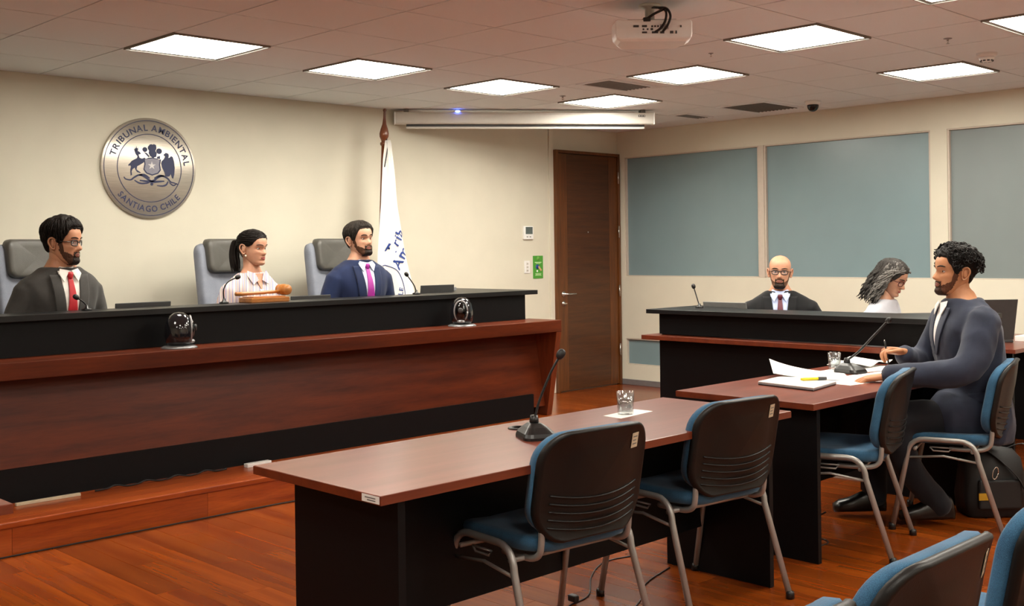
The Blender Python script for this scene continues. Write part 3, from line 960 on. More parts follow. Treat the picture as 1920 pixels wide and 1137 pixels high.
def sprinkler(x, y, label, k=0.7):
    s = empty('sprinkler', (x, y, CEIL))
    tag(s, label, 'sprinkler', 'ceiling sprinkler heads')
    s.scale = (k, k, k)
    MB().lathe([(0.001, 0), (0.035, 0), (0.033, -0.005), (0.010, -0.007), (0.009, -0.02), (0.001, -0.02)], (0, 0, 0), 16).build('escutcheon', 'alu', s)
    for sg in (-1, 1):
        MB().tube(smooth_path([(0, 0, -0.018), (sg * 0.012, 0, -0.026), (sg * 0.003, 0, -0.042)], 4), 0.002, 6).build('yoke_arm', 'steel', s)
    MB().lathe([(0.001, -0.042), (0.015, -0.043), (0.015, -0.0445), (0.001, -0.045)], (0, 0, 0), 14).build('deflector', 'steel', s)
sprinkler(3.419, -4.545, 'small metal sprinkler head on the ceiling beside the smoke detector')
sprinkler(3.433, -1.495, 'small metal sprinkler head between the two panels near the screen case')
sprinkler(2.764, -3.355, 'small sprinkler head on the ceiling right next to the projector', 0.45)

# thermostat, switch, poster
th = empty('thermostat', (4.535, 0, 1.548))
tag(th, 'small white wall thermostat with grey display', 'thermostat')
MB().box(-0.063, 0.063, -0.022, 0, -0.062, 0.062).build('thermostat_body', 'white_plastic', th, bevel=0.004)
MB().box(-0.042, 0.05, -0.0235, -0.0205, -0.012, 0.055).build('display', 'screen_grey', th)
for k in range(2):
    MB().box(-0.03 + 0.04 * k, -0.012 + 0.04 * k, -0.0245, -0.0215, -0.042, -0.034).build('button', 'mid_grey', th)
sw = empty('light_switch', (4.522, 0, 1.225))
tag(sw, 'white wall plate with three light switches beside the green poster', 'light switch')
MB().box(-0.037, 0.037, -0.009, 0, -0.06, 0.06).build('plate', 'white_plastic', sw, bevel=0.003)
for k in range(3):
    MB().box(-0.013, 0.013, -0.013, -0.008, 0.02 - 0.032 * k, 0.042 - 0.032 * k).build('rocker', 'white_metal', sw, bevel=0.002)
    MB().box(-0.004, 0.004, -0.0136, -0.0126, 0.028 - 0.032 * k, 0.034 - 0.032 * k).build('mark', 'dark_grey', sw)
po = empty('green_poster', (4.673, 0, 1.222))
tag(po, 'small green notice on the wall beside the door', 'poster')
MB().box(-0.067, 0.067, -0.004, 0, -0.108, 0.108).build('sheet', 'green', po)
pm = mat_plain('poster_pale', 'b8dca0', 0.6)
MB().lathe([(0.001, 0), (0.020, 0), (0.020, -0.001), (0.001, -0.001)], (0, -0.0042, 0.082), 20, 'y').build('badge', mat_plain('poster_badge', '6cb04c', 0.6), po)
for z, w, h in ((0.045, 0.045, 0.004), (0.036, 0.03, 0.003), (-0.062, 0.04, 0.003), (-0.07, 0.035, 0.003), (-0.078, 0.042, 0.003)):
    MB().box(-w, w, -0.0052, -0.004, z - h, z + h).build('print_line', pm, po)
MB().lathe([(0.001, 0), (0.022, 0), (0.022, -0.0015), (0.001, -0.0015)], (-0.012, -0.0045, 0.004), 20, 'y').build('print_disc', 'print_blue', po)
MB().prism([(-0.005, 0.002), (0.012, 0.012), (0.05, -0.028), (0.036, -0.04)], 'y', -0.0062, -0.0046).build('print_hand', mat_plain('poster_tan', 'c8a078', 0.6), po)
MB().lathe([(0.001, 0), (0.010, 0), (0.010, -0.0015), (0.001, -0.0015)], (-0.014, -0.0048, -0.038), 14, 'y').build('print_dot', 'paper', po)

# ------------------------------------------------------------------ the round seal
SEALC, SR = (0.752, 1.995), 0.352
seal = empty('round_seal', (SEALC[0], 0, SEALC[1]))
tag(seal, 'round brushed metal seal with blue lettering and coat of arms on the wall', 'seal')
MB().lathe([(0.001, 0), (SR, 0), (SR, -0.022), (SR - 0.004, -0.025), (0.001, -0.0255)], (0, 0, 0), 96, 'y').build('disc', 'brushed', seal)
def flat_at(mb, polys, y0, y1, sx=1.0):
    for poly in polys:
        mb.prism(poly, 'y', y0, y1)
    return mb
def annulus(r0, r1, y0, y1, n=96):
    mb = MB()
    rings = [[(r * cos(2 * pi * k / n), y, r * sin(2 * pi * k / n)) for k in range(n)] for r, y in ((r0, y0), (r1, y0), (r1, y1), (r0, y1), (r0, y0))]
    return mb.rings(rings, True, False, False)
annulus(SR - 0.022, SR - 0.017, -0.0268, -0.0255).build('outer_ring', 'navy_print', seal)
annulus(0.235, 0.2405, -0.0268, -0.0255).build('inner_ring', 'navy_print', seal)
def arc_text(txt, size, radius, centre_deg, outward=True, spacing=0.10):
    """writing set round a circle; one mesh object per letter"""
    ws = []
    for ch in txt:
        ws.append(0.30 if ch == ' ' else glyph(ch)[2] + spacing)
    tot = sum(ws) * size
    a = radians(centre_deg) + (tot / radius / 2) * (1 if outward else -1)
    for ch, w in zip(txt, ws):
        da = w * size / radius
        mid = a - da / 2 if outward else a + da / 2
        if ch != ' ':
            v, f, gw = glyph(ch)
            mb = MB()
            vv = []
            for yy in (-0.0255, -0.0272):
                for x, z in v:
                    px, pz = (x - gw / 2) * size, z * size
                    # a touch of width for the bold face
                    if outward:
                        rr, tt = radius + pz, mid - px / radius
                    else:
                        rr, tt = radius - pz, mid + px / radius
                    vv.append((rr * cos(tt), yy, rr * sin(tt)))
            n = len(v)
            mb.add(vv, [tuple(n + i for i in q) for q in f])
            mb.build('letter', 'navy_print', seal)
        a = a - da if outward else a + da
arc_text('TRIBUNAL AMBIENTAL', 0.062, 0.262, 85, True)
arc_text('SANTIAGO CHILE', 0.060, 0.306, 268, False)

def E2(pts):   # emblem coordinates -> metres on the disc
    return [((x - 573) / 437 * SR, -(y - 572) / 471 * SR) for x, y in pts]
def emblem(name, polys, mat, y0=-0.0255, y1=-0.0272):
    mb = MB()
    for p in polys:
        mb.prism(E2(p), 'y', y0, y1)
    return mb.build(name, mat, seal)
def ring_poly(cx, cy, r, n=14, ry=None):
    return [(cx + r * cos(2 * pi * k / n), cy + (ry or r) * sin(2 * pi * k / n)) for k in range(n)]
def stroke(pts, w):
    P = [Vector((x, y, 0)) for x, y in pts]
    P = smooth_path(P, 4)
    L, R = [], []
    for i, p in enumerate(P):
        t = (P[min(i + 1, len(P) - 1)] - P[max(i - 1, 0)]).normalized()
        nrm = Vector((-t.y, t.x, 0))
        k = w * (0.45 + 0.55 * sin(pi * (i + 0.5) / len(P)))
        L.append((p + nrm * k)[:2]); R.append((p - nrm * k)[:2])
    return [tuple(q) for q in L] + [tuple(q) for q in reversed(R)]
emblem('deer', [[(432, 412), (448, 404), (462, 415), (478, 422), (492, 440), (484, 447), (470, 450), (478, 478), (500, 486), (526, 476), (540, 494), (522, 514), (505, 530), (480, 546), (456, 560), (450, 590), (470, 605), (488, 615), (480, 621), (455, 613), (440, 592), (434, 574), (415, 588), (405, 610), (409, 640), (397, 650), (393, 615), (394, 590), (400, 566), (392, 552), (381, 562), (376, 548), (392, 533), (406, 513), (430, 498), (455, 484), (461, 465), (446, 450), (438, 430)],
                [(424, 402), (440, 398), (436, 382), (446, 394), (452, 370), (457, 394), (470, 384), (464, 404), (478, 404), (462, 414), (440, 412)]], 'navy_print')
emblem('condor', [[(684, 500), (705, 480), (716, 456), (700, 440), (722, 420), (746, 426), (752, 446), (746, 468), (760, 462), (772, 448), (788, 456), (800, 500), (806, 560), (801, 620), (790, 664), (778, 655), (768, 618), (756, 640), (738, 646), (716, 640), (706, 600), (686, 560), (678, 520)]], 'navy_print')
emblem('plume', [[(556, 372), (574, 350), (588, 346), (600, 350), (612, 344), (632, 352), (636, 382), (626, 408), (638, 428), (634, 462), (604, 474), (578, 462), (562, 430), (568, 410), (556, 392)], ring_poly(529, 400, 23), ring_poly(660, 408, 27), [(520, 425), (545, 430), (575, 462), (560, 470)], [(640, 460), (668, 452), (668, 482), (640, 480)]], 'navy_print')
shield_m = mat_plain('shield_grey', '8c8a98', 0.45)
emblem('shield_border', [[(514, 482), (534, 488), (560, 474), (597, 470), (634, 478), (656, 488), (678, 484), (668, 536), (674, 588), (648, 622), (592, 642), (538, 624), (512, 588), (522, 536)]], 'navy_print', -0.0272, -0.0276)
emblem('shield', [[(526, 494), (562, 484), (597, 480), (632, 486), (664, 494), (657, 536), (662, 584), (642, 612), (592, 630), (544, 614), (522, 584), (532, 536)]], shield_m, -0.0276, -0.0279)
star = []
for k in range(10):
    a = -pi / 2 + 2 * pi * k / 10
    r = 40 if k % 2 == 0 else 14
    star.append((590 + r * cos(a), 548 + r * sin(a)))
emblem('star', [star], mat_plain('star_pale', 'd8d4d4', 0.4), -0.0279, -0.0283)
emblem('scroll', [stroke([(335, 662), (352, 682), (396, 688), (428, 664), (474, 640), (520, 652), (588, 694), (648, 656), (694, 642), (738, 664), (764, 694), (800, 704), (832, 716)], 9),
                  stroke([(430, 690), (476, 716), (530, 716), (562, 710)], 8), stroke([(636, 734), (690, 736), (724, 722), (742, 690)], 8), ring_poly(588, 722, 14),
                  stroke([(470, 640), (520, 636), (570, 668)], 9), stroke([(612, 666), (660, 640), (706, 642)], 9), stroke([(478, 690), (588, 700), (706, 690)], 11), stroke([(752, 700), (790, 728), (826, 706)], 6)], 'navy_print')

# ------------------------------------------------------------------ flag on its pole
fp = empty('flag_stand', (2.50, -0.30, STEP_Z))
tag(fp, 'white draped flag with blue lettering on a tall turned wooden pole', 'flag')
lean = Vector((0.052, 0.0, 1.0))
def polep(z):
    return (lean.x * (z - STEP_Z), 0, z - STEP_Z)
MB().tube([polep(z) for z in (0.19, 1.0, 1.7, 2.24)], 0.019, 14).build('pole', 'pole', fp)
bs = MB().lathe([(0.001, 0), (0.17, 0), (0.17, 0.02), (0.12, 0.035), (0.03, 0.05), (0.028, 0.14), (0.001, 0.14)], (0, 0, 0), 24)
bs.build('pole_base', 'pole', fp)
fin = [(0.019, 2.235), (0.030, 2.245), (0.030, 2.262), (0.020, 2.268), (0.022, 2.28), (0.036, 2.31), (0.038, 2.335), (0.030, 2.37), (0.017, 2.41), (0.011, 2.46), (0.010, 2.51), (0.015, 2.522), (0.011, 2.535), (0.001, 2.537)]
fm = MB()
rr = []
for r, z in fin:
    c = polep(z)
    rr.append([(c[0] + r * cos(2 * pi * k / 18), c[1] + r * sin(2 * pi * k / 18), c[2]) for k in range(18)])
fm.rings(rr, True, True, True).build('finial', 'pole', fp)
MB().tube(smooth_path([(polep(2.25)[0] + 0.012, -0.019, 2.27 - STEP_Z), (0.092, -0.06, 2.28 - STEP_Z), (0.090, -0.068, 2.20 - STEP_Z), (0.06, -0.068, 2.06 - STEP_Z)], 5), 0.004, 6).build('tie_cord', 'cable', fp)
# cloth: gathered at the pole, hanging in soft folds (depth as a function of place across and height)
def lerp_tab(z, tab):
    for (z0, v0), (z1, v1) in zip(tab[:-1], tab[1:]):
        if z >= z1:
            return v1 + (v0 - v1) * (z - z1) / (z0 - z1)
    return tab[-1][1]
CL = [(2.28, 2.585), (2.12, 2.552), (1.69, 2.487), (1.40, 2.455), (1.05, 2.43), (0.60, 2.42)]
CR = [(2.28, 2.592), (2.26, 2.602), (2.04, 2.652), (1.78, 2.697), (1.57, 2.737), (1.35, 2.778), (1.05, 2.862), (0.60, 2.93)]
def cloth_y(x, z):
    a, b = lerp_tab(z, CL), lerp_tab(z, CR)
    u = (x - a) / max(b - a, 0.01)
    g = min(1, max(0, (2.25 - z) / 0.5))
    d = 0.022 * g * sin(u * 9.0 + 0.4 + 0.8 * z) + 0.010 * g * sin(u * 21 + 1.5 * z) + 0.03 * g * cos(u * 3.4 + 0.5)
    # the free part turns towards the room
    return -0.35 - 0.05 * u - d
def cloth(u, v):
    z = 2.275 + (0.62 - 2.275) * v
    a, b = lerp_tab(z, CL), lerp_tab(z, CR)
    x = a + (b - a) * u
    return Vector((x - 2.50, cloth_y(x, z) + 0.30, z - STEP_Z))
v_, f_ = grid_surface(lambda a, b: cloth(a, b), 60, 70)
fo = MB().add(v_, f_, True).build('flag_cloth', 'white_cloth', fp)
md = fo.modifiers.new('solid', 'SOLIDIFY'); md.thickness = 0.003; md.offset = 1
def cloth_text(txt, size, x0, z0, ang, mat='print_blue'):
    """printed writing: each letter follows the cloth; it stops at the turned edge"""
    parts, w = text_flat(txt, size, 0.06)
    for verts, faces in parts:
        pts = [(x0 + x * cos(ang) - y * sin(ang), z0 + x * sin(ang) + y * cos(ang)) for x, y in verts]
        keep = [f for f in faces if all(lerp_tab(pts[i][1], CL) + 0.004 < pts[i][0] < lerp_tab(pts[i][1], CR) - 0.004 for i in f)]
        if keep:
            MB().add([(x - 2.50, cloth_y(x, z) + 0.30 - 0.005, z - STEP_Z) for x, z in pts], keep, True).build('letter', mat, fp)
cloth_text('Tribunal', 0.115, 2.640, 1.355, radians(60))
cloth_text('Ambiental', 0.125, 2.690, 1.235, radians(60))
cloth_text('CHILE', 0.06, 2.70, 0.93, radians(80))
for r0 in (0.245, 0.252):
    pass
ar = MB()
pa = []
for k in range(24):
    a = radians(-10 + 110 * k / 23)
    pa.append((2.56 + 0.19 * cos(a), 1.02 + 0.26 * sin(a)))
ar.tube([(x - 2.50, cloth_y(x, z) + 0.30 - 0.003, z - STEP_Z) for x, z in pa], 0.003, 6)
ar.build('printed_ring', 'print_blue', fp)
# ------------------------------------------------------------------ things on the benches and desks
def gooseneck(name, base, pts, label, base_kind='small', tip=0.014, stem=0.0042, yaw=0.0, grp='gooseneck microphones'):
    t = empty(name, base, yaw)
    tag(t, label, 'microphone', grp)
    R = Matrix.Rotation(-yaw, 3, 'Z')
    loc = [R @ (Vector(p) - Vector(base)) for p in pts]
    if base_kind == 'small':
        MB().lathe([(0.001, 0), (0.028, 0), (0.028, 0.008), (0.012, 0.014), (0.008, 0.03), (0.001, 0.03)], (0, 0, 0), 16).build('mic_base', 'plastic_black', t)
    else:
        rings = []
        for s, z in ((1.0, 0.0), (1.0, 0.010), (0.92, 0.022), (0.62, 0.040), (0.34, 0.052)):
            rings.append([(x * s, y * s + 0.028 * (1 - s), z) for x, y in rrect(0.125, 0.15, 0.03, 4)])
        MB().rings(rings, True, True, False).build('mic_base', 'plastic_black', t, bevel=0.002)
        MB().lathe([(0.001, 0), (0.017, 0), (0.017, 0.012), (0.013, 0.028), (0.001, 0.028)], (0, 0.022, 0.05), 14).build('mic_socket', 'plastic_black', t)
        MB().lathe([(0.001, 0.0), (0.008, 0.0), (0.007, 0.003), (0.001, 0.003)], (0.0, -0.028, 0.032), 12).build('talk_button', 'steel', t)
    path = smooth_path(loc, 8)
    MB().tube(path, stem, 8).build('gooseneck', 'plastic_black', t)
    d = (path[-1] - path[-2]).normalized()
    c = path[-1]
    mb = MB()
    q = d.to_track_quat('Z', 'Y').to_matrix()
    rings = []
    for r, h in ((0.3, -1.3), (0.75, -1.0), (1.0, -0.3), (1.0, 0.4), (0.8, 0.95), (0.4, 1.25), (0.05, 1.32)):
        rings.append([tuple(c + q @ Vector((r * tip * cos(2 * pi * k / 14), r * tip * sin(2 * pi * k / 14), h * tip))) for k in range(14)])
    mb.rings(rings, True, True, True).build('foam_windscreen', 'cable', t)
    return t

CT = 1.085
gooseneck('microphone', (-0.285, -1.35, CT), [(-0.285, -1.35, CT + 0.02), (-0.30, -1.345, CT + 0.045), (-0.338, -1.335, CT + 0.075)], 'gooseneck microphone in front of the charcoal suit and red tie')
gooseneck('microphone', (0.575, -1.32, CT), [(0.575, -1.32, CT + 0.02), (0.572, -1.32, CT + 0.08), (0.60, -1.325, CT + 0.13), (0.665, -1.33, CT + 0.158)], 'curved gooseneck microphone in front of the striped blouse, beside the gavel')
gooseneck('microphone', (2.075, -1.33, CT), [(2.075, -1.33, CT + 0.02), (2.05, -1.33, CT + 0.07), (1.988, -1.33, CT + 0.142)], 'gooseneck microphone before the flag, beside the navy suit')
gooseneck('microphone', (3.40, -2.785, 0.97), [(3.40, -2.785, 0.985), (3.40, -2.765, 1.04), (3.40, -2.737, 1.118)], 'gooseneck microphone standing on the black clerks counter')
gooseneck('table_microphone', (-0.035, -4.545, 0.71), [(-0.022, -4.527, 0.778), (-0.005, -4.535, 0.84), (0.03, -4.56, 0.94), (0.06, -4.583, 1.005)], 'table microphone with wedge base on the empty desk nearest the viewer', 'wedge', tip=0.0155, stem=0.005, yaw=radians(-28), grp='table microphones')
gooseneck('table_microphone', (2.515, -4.395, 0.71), [(2.52, -4.373, 0.775), (2.555, -4.42, 0.82), (2.60, -4.48, 0.90), (2.62, -4.56, 0.99)], 'table microphone leaning across the papers on the lawyer desk', 'wedge', tip=0.014, stem=0.006, yaw=radians(-10), grp='table microphones')

# gavel and its block
gb = empty('gavel_block', (0.83, -1.36, CT), radians(0))
tag(gb, 'light wooden gavel block on the black bench counter', 'gavel block')
MB().box(-0.135, 0.135, -0.075, 0.075, 0, 0.030).build('block', 'gold_wood', gb, bevel=0.004)
MB().box(-0.115, 0.115, -0.062, 0.062, 0.030, 0.036).build('block_step', 'gold_wood', gb, bevel=0.002)
gv = empty('gavel', (0.83, -1.36, CT + 0.036))
tag(gv, 'light wooden gavel lying across its block', 'gavel')
MB().tube([(-0.20, 0.0, 0.020), (-0.16, 0, 0.019), (-0.06, 0, 0.0205), (0.0, 0, 0.0225), (0.02, 0, 0.024), (0.04, 0, 0.024), (0.12, 0, 0.026)], [0.012, 0.013, 0.010, 0.012, 0.010, 0.011, 0.010], 12).build('handle', 'gold_wood', gv)
hp = MB().lathe([(0.001, -0.052), (0.028, -0.052), (0.033, -0.044), (0.027, -0.036), (0.034, -0.022), (0.036, 0.0), (0.034, 0.022), (0.027, 0.036), (0.033, 0.044), (0.028, 0.052), (0.001, 0.052)], (0.14, 0, 0.036), 20, 'y')
hp.build('gavel_head', 'gold_wood', gv)

# egg-shaped conference cameras on the shelf
def conf_cam(x, y, turn, label):
    t = empty('conference_camera', (x, y, 0.868), turn)
    tag(t, label, 'camera', 'dark conference cameras')
    MB().lathe([(0.001, 0), (0.098, 0), (0.098, 0.006), (0.085, 0.013), (0.06, 0.016), (0.001, 0.016)], (0, 0, 0), 28).build('foot_ring', 'alu', t)
    gm = mat_plain('camera_gloss', '1a1a1e', 0.10, noise_amt=0.02, coat=0.5)
    prof = [(0.055, 0.014), (0.072, 0.035), (0.078, 0.07), (0.077, 0.11), (0.068, 0.15), (0.050, 0.18), (0.026, 0.195), (0.001, 0.199)]
    MB().lathe(prof, (0, 0, 0), 28).build('shell', gm, t)
    MB().blob((0.0, -0.052, 0.105), 0.042, 0.036, 0.066, 18, 12).build('lens_window', mat_plain('lens_black', '050506', 0.05, coat=0.5), t)
    rim = [(0.045 * cos(a), -0.064 - 0.012 * cos(2 * a) * 0.3, 0.105 + 0.072 * sin(a)) for a in [2 * pi * k / 28 for k in range(29)]]
    MB().tube(rim, 0.006, 6).build('window_rim', 'alu', t)
    MB().lathe([(0.001, 0), (0.018, 0), (0.018, -0.008), (0.012, -0.012), (0.001, -0.012)], (0, -0.084, 0.112), 16, 'y').build('lens', 'dark_grey', t)
    MB().blob((0.0, -0.060, 0.036), 0.030, 0.026, 0.014, 14, 8).build('chin_plate', 'alu', t)
    return t
conf_cam(0.095, -1.665, radians(62), 'dark egg-shaped conference camera on the shelf below the charcoal suit')
conf_cam(2.20, -1.665, radians(-48), 'dark egg-shaped conference camera on the shelf below the flag')

# laptops and flat things behind the judges' counter
def laptop(name, loc, yaw, w, d, ang, label, mats=('dark_grey', 'plastic_black'), open_=True):
    t = empty(name, loc, yaw)        # hinge along x, keyboard towards -y
    tag(t, label, 'laptop')
    MB().box(-w / 2, w / 2, -d, 0, 0, 0.016).build('keyboard_base', mats[0], t, bevel=0.004)
    kb = MB()
    for r in range(4):
        for c in range(11):
            kb.box(-w * 0.42 + c * w * 0.077, -w * 0.42 + c * w * 0.077 + w * 0.06, -d * 0.16 - r * 0.021 - 0.016, -d * 0.16 - r * 0.021, 0.016, 0.0175)
    kb.build('keys', mats[1], t)['kind'] = 'stuff'
    R = Matrix.Rotation(ang, 3, 'X')
    def tr(mb):
        mb.v = [tuple(R @ Vector(v) + Vector((0, 0, 0.018))) for v in mb.v]
        return mb
    tr(MB().box(-w / 2, w / 2, -0.004, 0.004, 0, d)).build('lid', mats[0], t, bevel=0.003)
    tr(MB().box(-w / 2 + 0.012, w / 2 - 0.012, -0.0055, -0.004, 0.015, d - 0.012)).build('display', 'plastic_black', t)
    return t
# (judges' laptops face the judges: hinge towards the counter)
laptop('laptop', (0.09, -1.235, 0.89), radians(180), 0.34, 0.205, radians(-6), 'dark laptop whose lid edge shows beside the charcoal suit')
laptop('laptop', (1.25, -1.235, 0.89), radians(180), 0.31, 0.20, radians(-4), 'dark laptop low behind the counter between the blouse and navy suit')
laptop('laptop', (2.42, -1.13, 0.89), radians(172), 0.29, 0.232, radians(-8), 'dark laptop lid rising at the far end of the judges counter')
tag(MB().box(2.58, 2.70, -1.05, -0.93, 1.085, 1.112).build('nameplate', 'alu', bevel=0.003), 'small silvery box on the end return of the judges counter', 'box')
laptop('laptop', (3.62, -2.87, 0.73), radians(90), 0.36, 0.26, radians(-10), 'grey laptop lid between the clerk microphone and the bald man', ('mid_grey', 'plastic_black'))
st = empty('side_table', (4.62, -4.30, 0))
tag(st, 'low brown side table behind the end of the clerks counter', 'table')
MB().box(-0.62, 0.62, -0.38, 0.22, 0.715, 0.74).build('table_top', 'desk_wood', st, bevel=0.002)
for sx in (-0.56, 0.53):
    MB().box(sx, sx + 0.025, -0.34, 0.18, 0, 0.715).build('side_panel', 'black', st)
laptop('laptop', (4.36, -4.33, 0.74), radians(137), 0.42, 0.275, radians(-14), 'dark open laptop before the grey-haired woman, half hidden by the lawyer', ('dark_grey', 'plastic_black'))

# ------------------------------------------------------------------ glasses of water on napkins
def tumbler(x, y, z, label):
    t = empty('glass_of_water', (x, y, z))
    tag(t, label, 'glass', 'glasses of water')
    ro, h = 0.036, 0.092
    prof = [(0.001, 0.0), (ro * 0.86, 0.0), (ro * 0.90, 0.004), (ro, h), (ro - 0.0022, h + 0.0006), (ro - 0.0035, h - 0.001), (ro * 0.90 - 0.004, 0.012), (0.001, 0.010)]
    MB().lathe(prof, (0, 0, 0), 32).build('tumbler', 'glass', t)
    MB().lathe([(0.001, 0.0105), (ro * 0.90 - 0.0036, 0.0125), (ro * 0.965 - 0.0034, 0.066), (0.001, 0.066)], (0, 0, 0), 32).build('water', 'water', t)
    return t
def sheet(name, pts, z, label, cat, th=0.0012, mat='paper', group=None, curl=None):
    """thin flat thing from a ground outline"""
    cx = sum(p[0] for p in pts) / len(pts); cy = sum(p[1] for p in pts) / len(pts)
    mb = MB().prism([(p[0] - cx, p[1] - cy) for p in pts], 'z', 0, th)
    o = mb.build(name, mat)
    o.location = (cx, cy, z)
    return tag(o, label, cat, group)
DZ = 0.71
sheet('napkin', [(0.512, -4.392), (0.505, -4.49), (0.742, -4.462), (0.735, -4.368)], DZ, 'white paper napkin under the glass on the empty desk', 'napkin')
tumbler(0.606, -4.43, DZ + 0.0013, 'glass of water on a napkin on the empty desk')
sheet('napkin', [(2.44, -4.235), (2.40, -4.35), (2.60, -4.355), (2.66, -4.23)], DZ, 'white paper napkin under the glass on the lawyer desk', 'napkin')
tumbler(2.60, -4.255, DZ + 0.0013, 'glass of water beside the leaning microphone on the lawyer desk')

# cable grommet on the near desk
gm_ = empty('cable_grommet', (0.067, -4.352, DZ))
tag(gm_, 'black cable grommet in the top of the empty desk', 'grommet')
MB().lathe([(0.026, 0), (0.040, 0), (0.040, 0.003), (0.036, 0.006), (0.028, 0.006), (0.026, 0.002)], (0, 0, 0), 24).build('rim', 'plastic_black', gm_)
MB().lathe([(0.001, 0.0), (0.026, 0.0), (0.026, 0.002), (0.001, 0.002)], (0, 0, 0), 20).build('hole_cover', 'cable', gm_)
MB().tube(smooth_path([(0.02, -0.02, 0.006), (0.02, -0.06, 0.006), (-0.02, -0.10, 0.006), (-0.04, -0.13, 0.008)], 4), 0.004, 6).build('lead', 'cable', gm_)

# closed laptop, papers, highlighter on the lawyer's desk
lp = [(1.77, -4.304), (1.717, -4.640), (2.01, -4.594), (2.10, -4.262)]
cl = empty('closed_laptop', (sum(p[0] for p in lp) / 4, sum(p[1] for p in lp) / 4, DZ))
tag(cl, 'closed silver-white laptop on the lawyer desk', 'laptop')
def lpoly(s):
    c = cl.location
    return [((x - c.x) * s, (y - c.y) * s) for x, y in lp]
MB().prism(lpoly(0.985), 'z', 0.0, 0.004).build('rubber_feet', 'cable', cl)
MB().prism(lpoly(1.0), 'z', 0.004, 0.011).build('base', 'alu', cl, bevel=0.002)
MB().prism(lpoly(0.998), 'z', 0.0115, 0.018).build('lid', mat_plain('laptop_white', 'e4e2de', 0.35), cl, bevel=0.0025)
# an open bundle of sheets, the upper ones lifting behind the laptop
def bent_sheet(name, p00, p10, p01, p11, lift, label, th=0.0009):
    P = [Vector(p) for p in (p00, p10, p01, p11)]
    c = (P[0] + P[1] + P[2] + P[3]) / 4
    def fn(u, v):
        a = P[0].lerp(P[1], u).lerp(P[2].lerp(P[3], u), v)
        return (a.x - c.x, a.y - c.y, a.z + lift(u, v) - DZ)
    v, f = grid_surface(fn, 14, 10)
    o = MB().add(v, f, True).build(name, 'paper')
    o.location = (c.x, c.y, DZ)
    md = o.modifiers.new('thick', 'SOLIDIFY'); md.thickness = th; md.offset = 1
    return tag(o, label, 'paper', 'loose white papers')
bent_sheet('paper_sheet', (1.98, -4.26, DZ + .0195), (2.18, -4.58, DZ + .002), (2.26, -4.06, DZ + .03), (2.46, -4.39, DZ + .002), lambda u, v: 0.045 * (1 - u) ** 3 * (0.35 + v * 0.65), 'white open document lifting behind the closed laptop')
sheet('paper_sheet', [(2.05, -4.44), (2.02, -4.66), (2.34, -4.70), (2.44, -4.46)], DZ, 'flat white sheet under the lawyer resting hand', 'paper', 0.0016, group='loose white papers')
sheet('paper_sheet', [(2.62, -4.24), (2.56, -4.44), (2.88, -4.56), (2.95, -4.28)], DZ, 'white sheet lying between the leaning microphone and the lawyer arm', 'paper', 0.004, group='loose white papers')
sheet('paper_sheet', [(2.42, -4.47), (2.36, -4.60), (2.66, -4.68), (2.72, -4.50)], DZ, 'white sheet beside the lawyer wristwatch', 'paper', 0.002, group='loose white papers')
bent_sheet('paper_sheet', (2.72, -4.14, DZ + .005), (2.70, -4.38, DZ + .006), (2.99, -4.15, DZ + .005), (2.98, -4.40, DZ + .006), lambda u, v: 0.006 + 0.018 * sin(v * 5.2 + 2 * u) ** 2 + 0.012 * v, 'crumpled stack of white notes under the hand with the pen', th=0.003)
hl = empty('highlighter', (1.96, -4.50, DZ + 0.0185), radians(-32))
tag(hl, 'yellow highlighter with dark cap on the closed laptop', 'marker')
MB().lathe([(0.001, -0.07), (0.006, -0.068), (0.0075, -0.05), (0.0075, 0.022), (0.001, 0.022)], (0, 0, 0.0085), 12, 'x').build('barrel', 'yellow', hl)
MB().lathe([(0.001, 0.022), (0.0085, 0.022), (0.0085, 0.066), (0.001, 0.068)], (0, 0, 0.0085), 12, 'x').build('cap', 'dark_grey', hl)
# things at the far end of the clerks' counter
tag(MB().box(4.62, 4.84, -4.62, -4.44, 0.74, 0.775).build('paper_stack', 'paper', bevel=0.002), 'small stack of white papers on the low side table behind the lawyer', 'paper')
tag(MB().box(4.50, 4.58, -4.64, -4.56, 0.74, 0.80).build('tissue_box', 'white_plastic', bevel=0.003), 'small white packet beside the paper stack on the low side table', 'packet')

# ------------------------------------------------------------------ floor cables
def cable(name, pts, label, r=0.003):
    o = MB().tube(smooth_path([(x, y, r) for x, y in pts], 6), r, 6).build(name, 'cable')
    return tag(o, label, 'cable', 'black cables on the floor')
cable('floor_cable', [(-0.35, -4.60), (0.0, -4.55), (0.25, -4.42), (0.42, -4.38), (0.62, -4.22), (0.82, -4.12), (1.0, -4.15)], 'black cable curling over the floor behind the front chair')
cable('floor_cable', [(-0.30, -4.72), (0.1, -4.68), (0.45, -4.60), (0.7, -4.45), (0.95, -4.38)], 'lower black cable over the floor between the front two chairs')
cable('floor_cable', [(1.35, -4.50), (1.55, -4.52), (1.8, -4.60), (1.75, -4.68), (1.55, -4.62), (1.6, -4.50), (1.9, -4.42), (2.3, -4.36)], 'looped black cable under the lawyer desk')
cable('floor_cable', [(2.72, -5.02), (2.9, -4.96), (3.1, -5.05), (3.35, -5.02)], 'black strap-like cable trailing from the bag on the floor')
fe = empty('ferrite_plug', (0.31, -4.40, 0.0))
tag(fe, 'small black plug on the cable lying behind the front chair', 'plug')
MB().box(-0.014, 0.014, -0.02, 0.02, 0.009, 0.036).build('plug_body', 'cable', fe, bevel=0.006)
MB().lathe([(0.001, 0.009), (0.008, 0.009), (0.008, 0.0086), (0.001, 0.0086)], (0, 0, 0), 8).build('plug_foot', 'cable', fe)
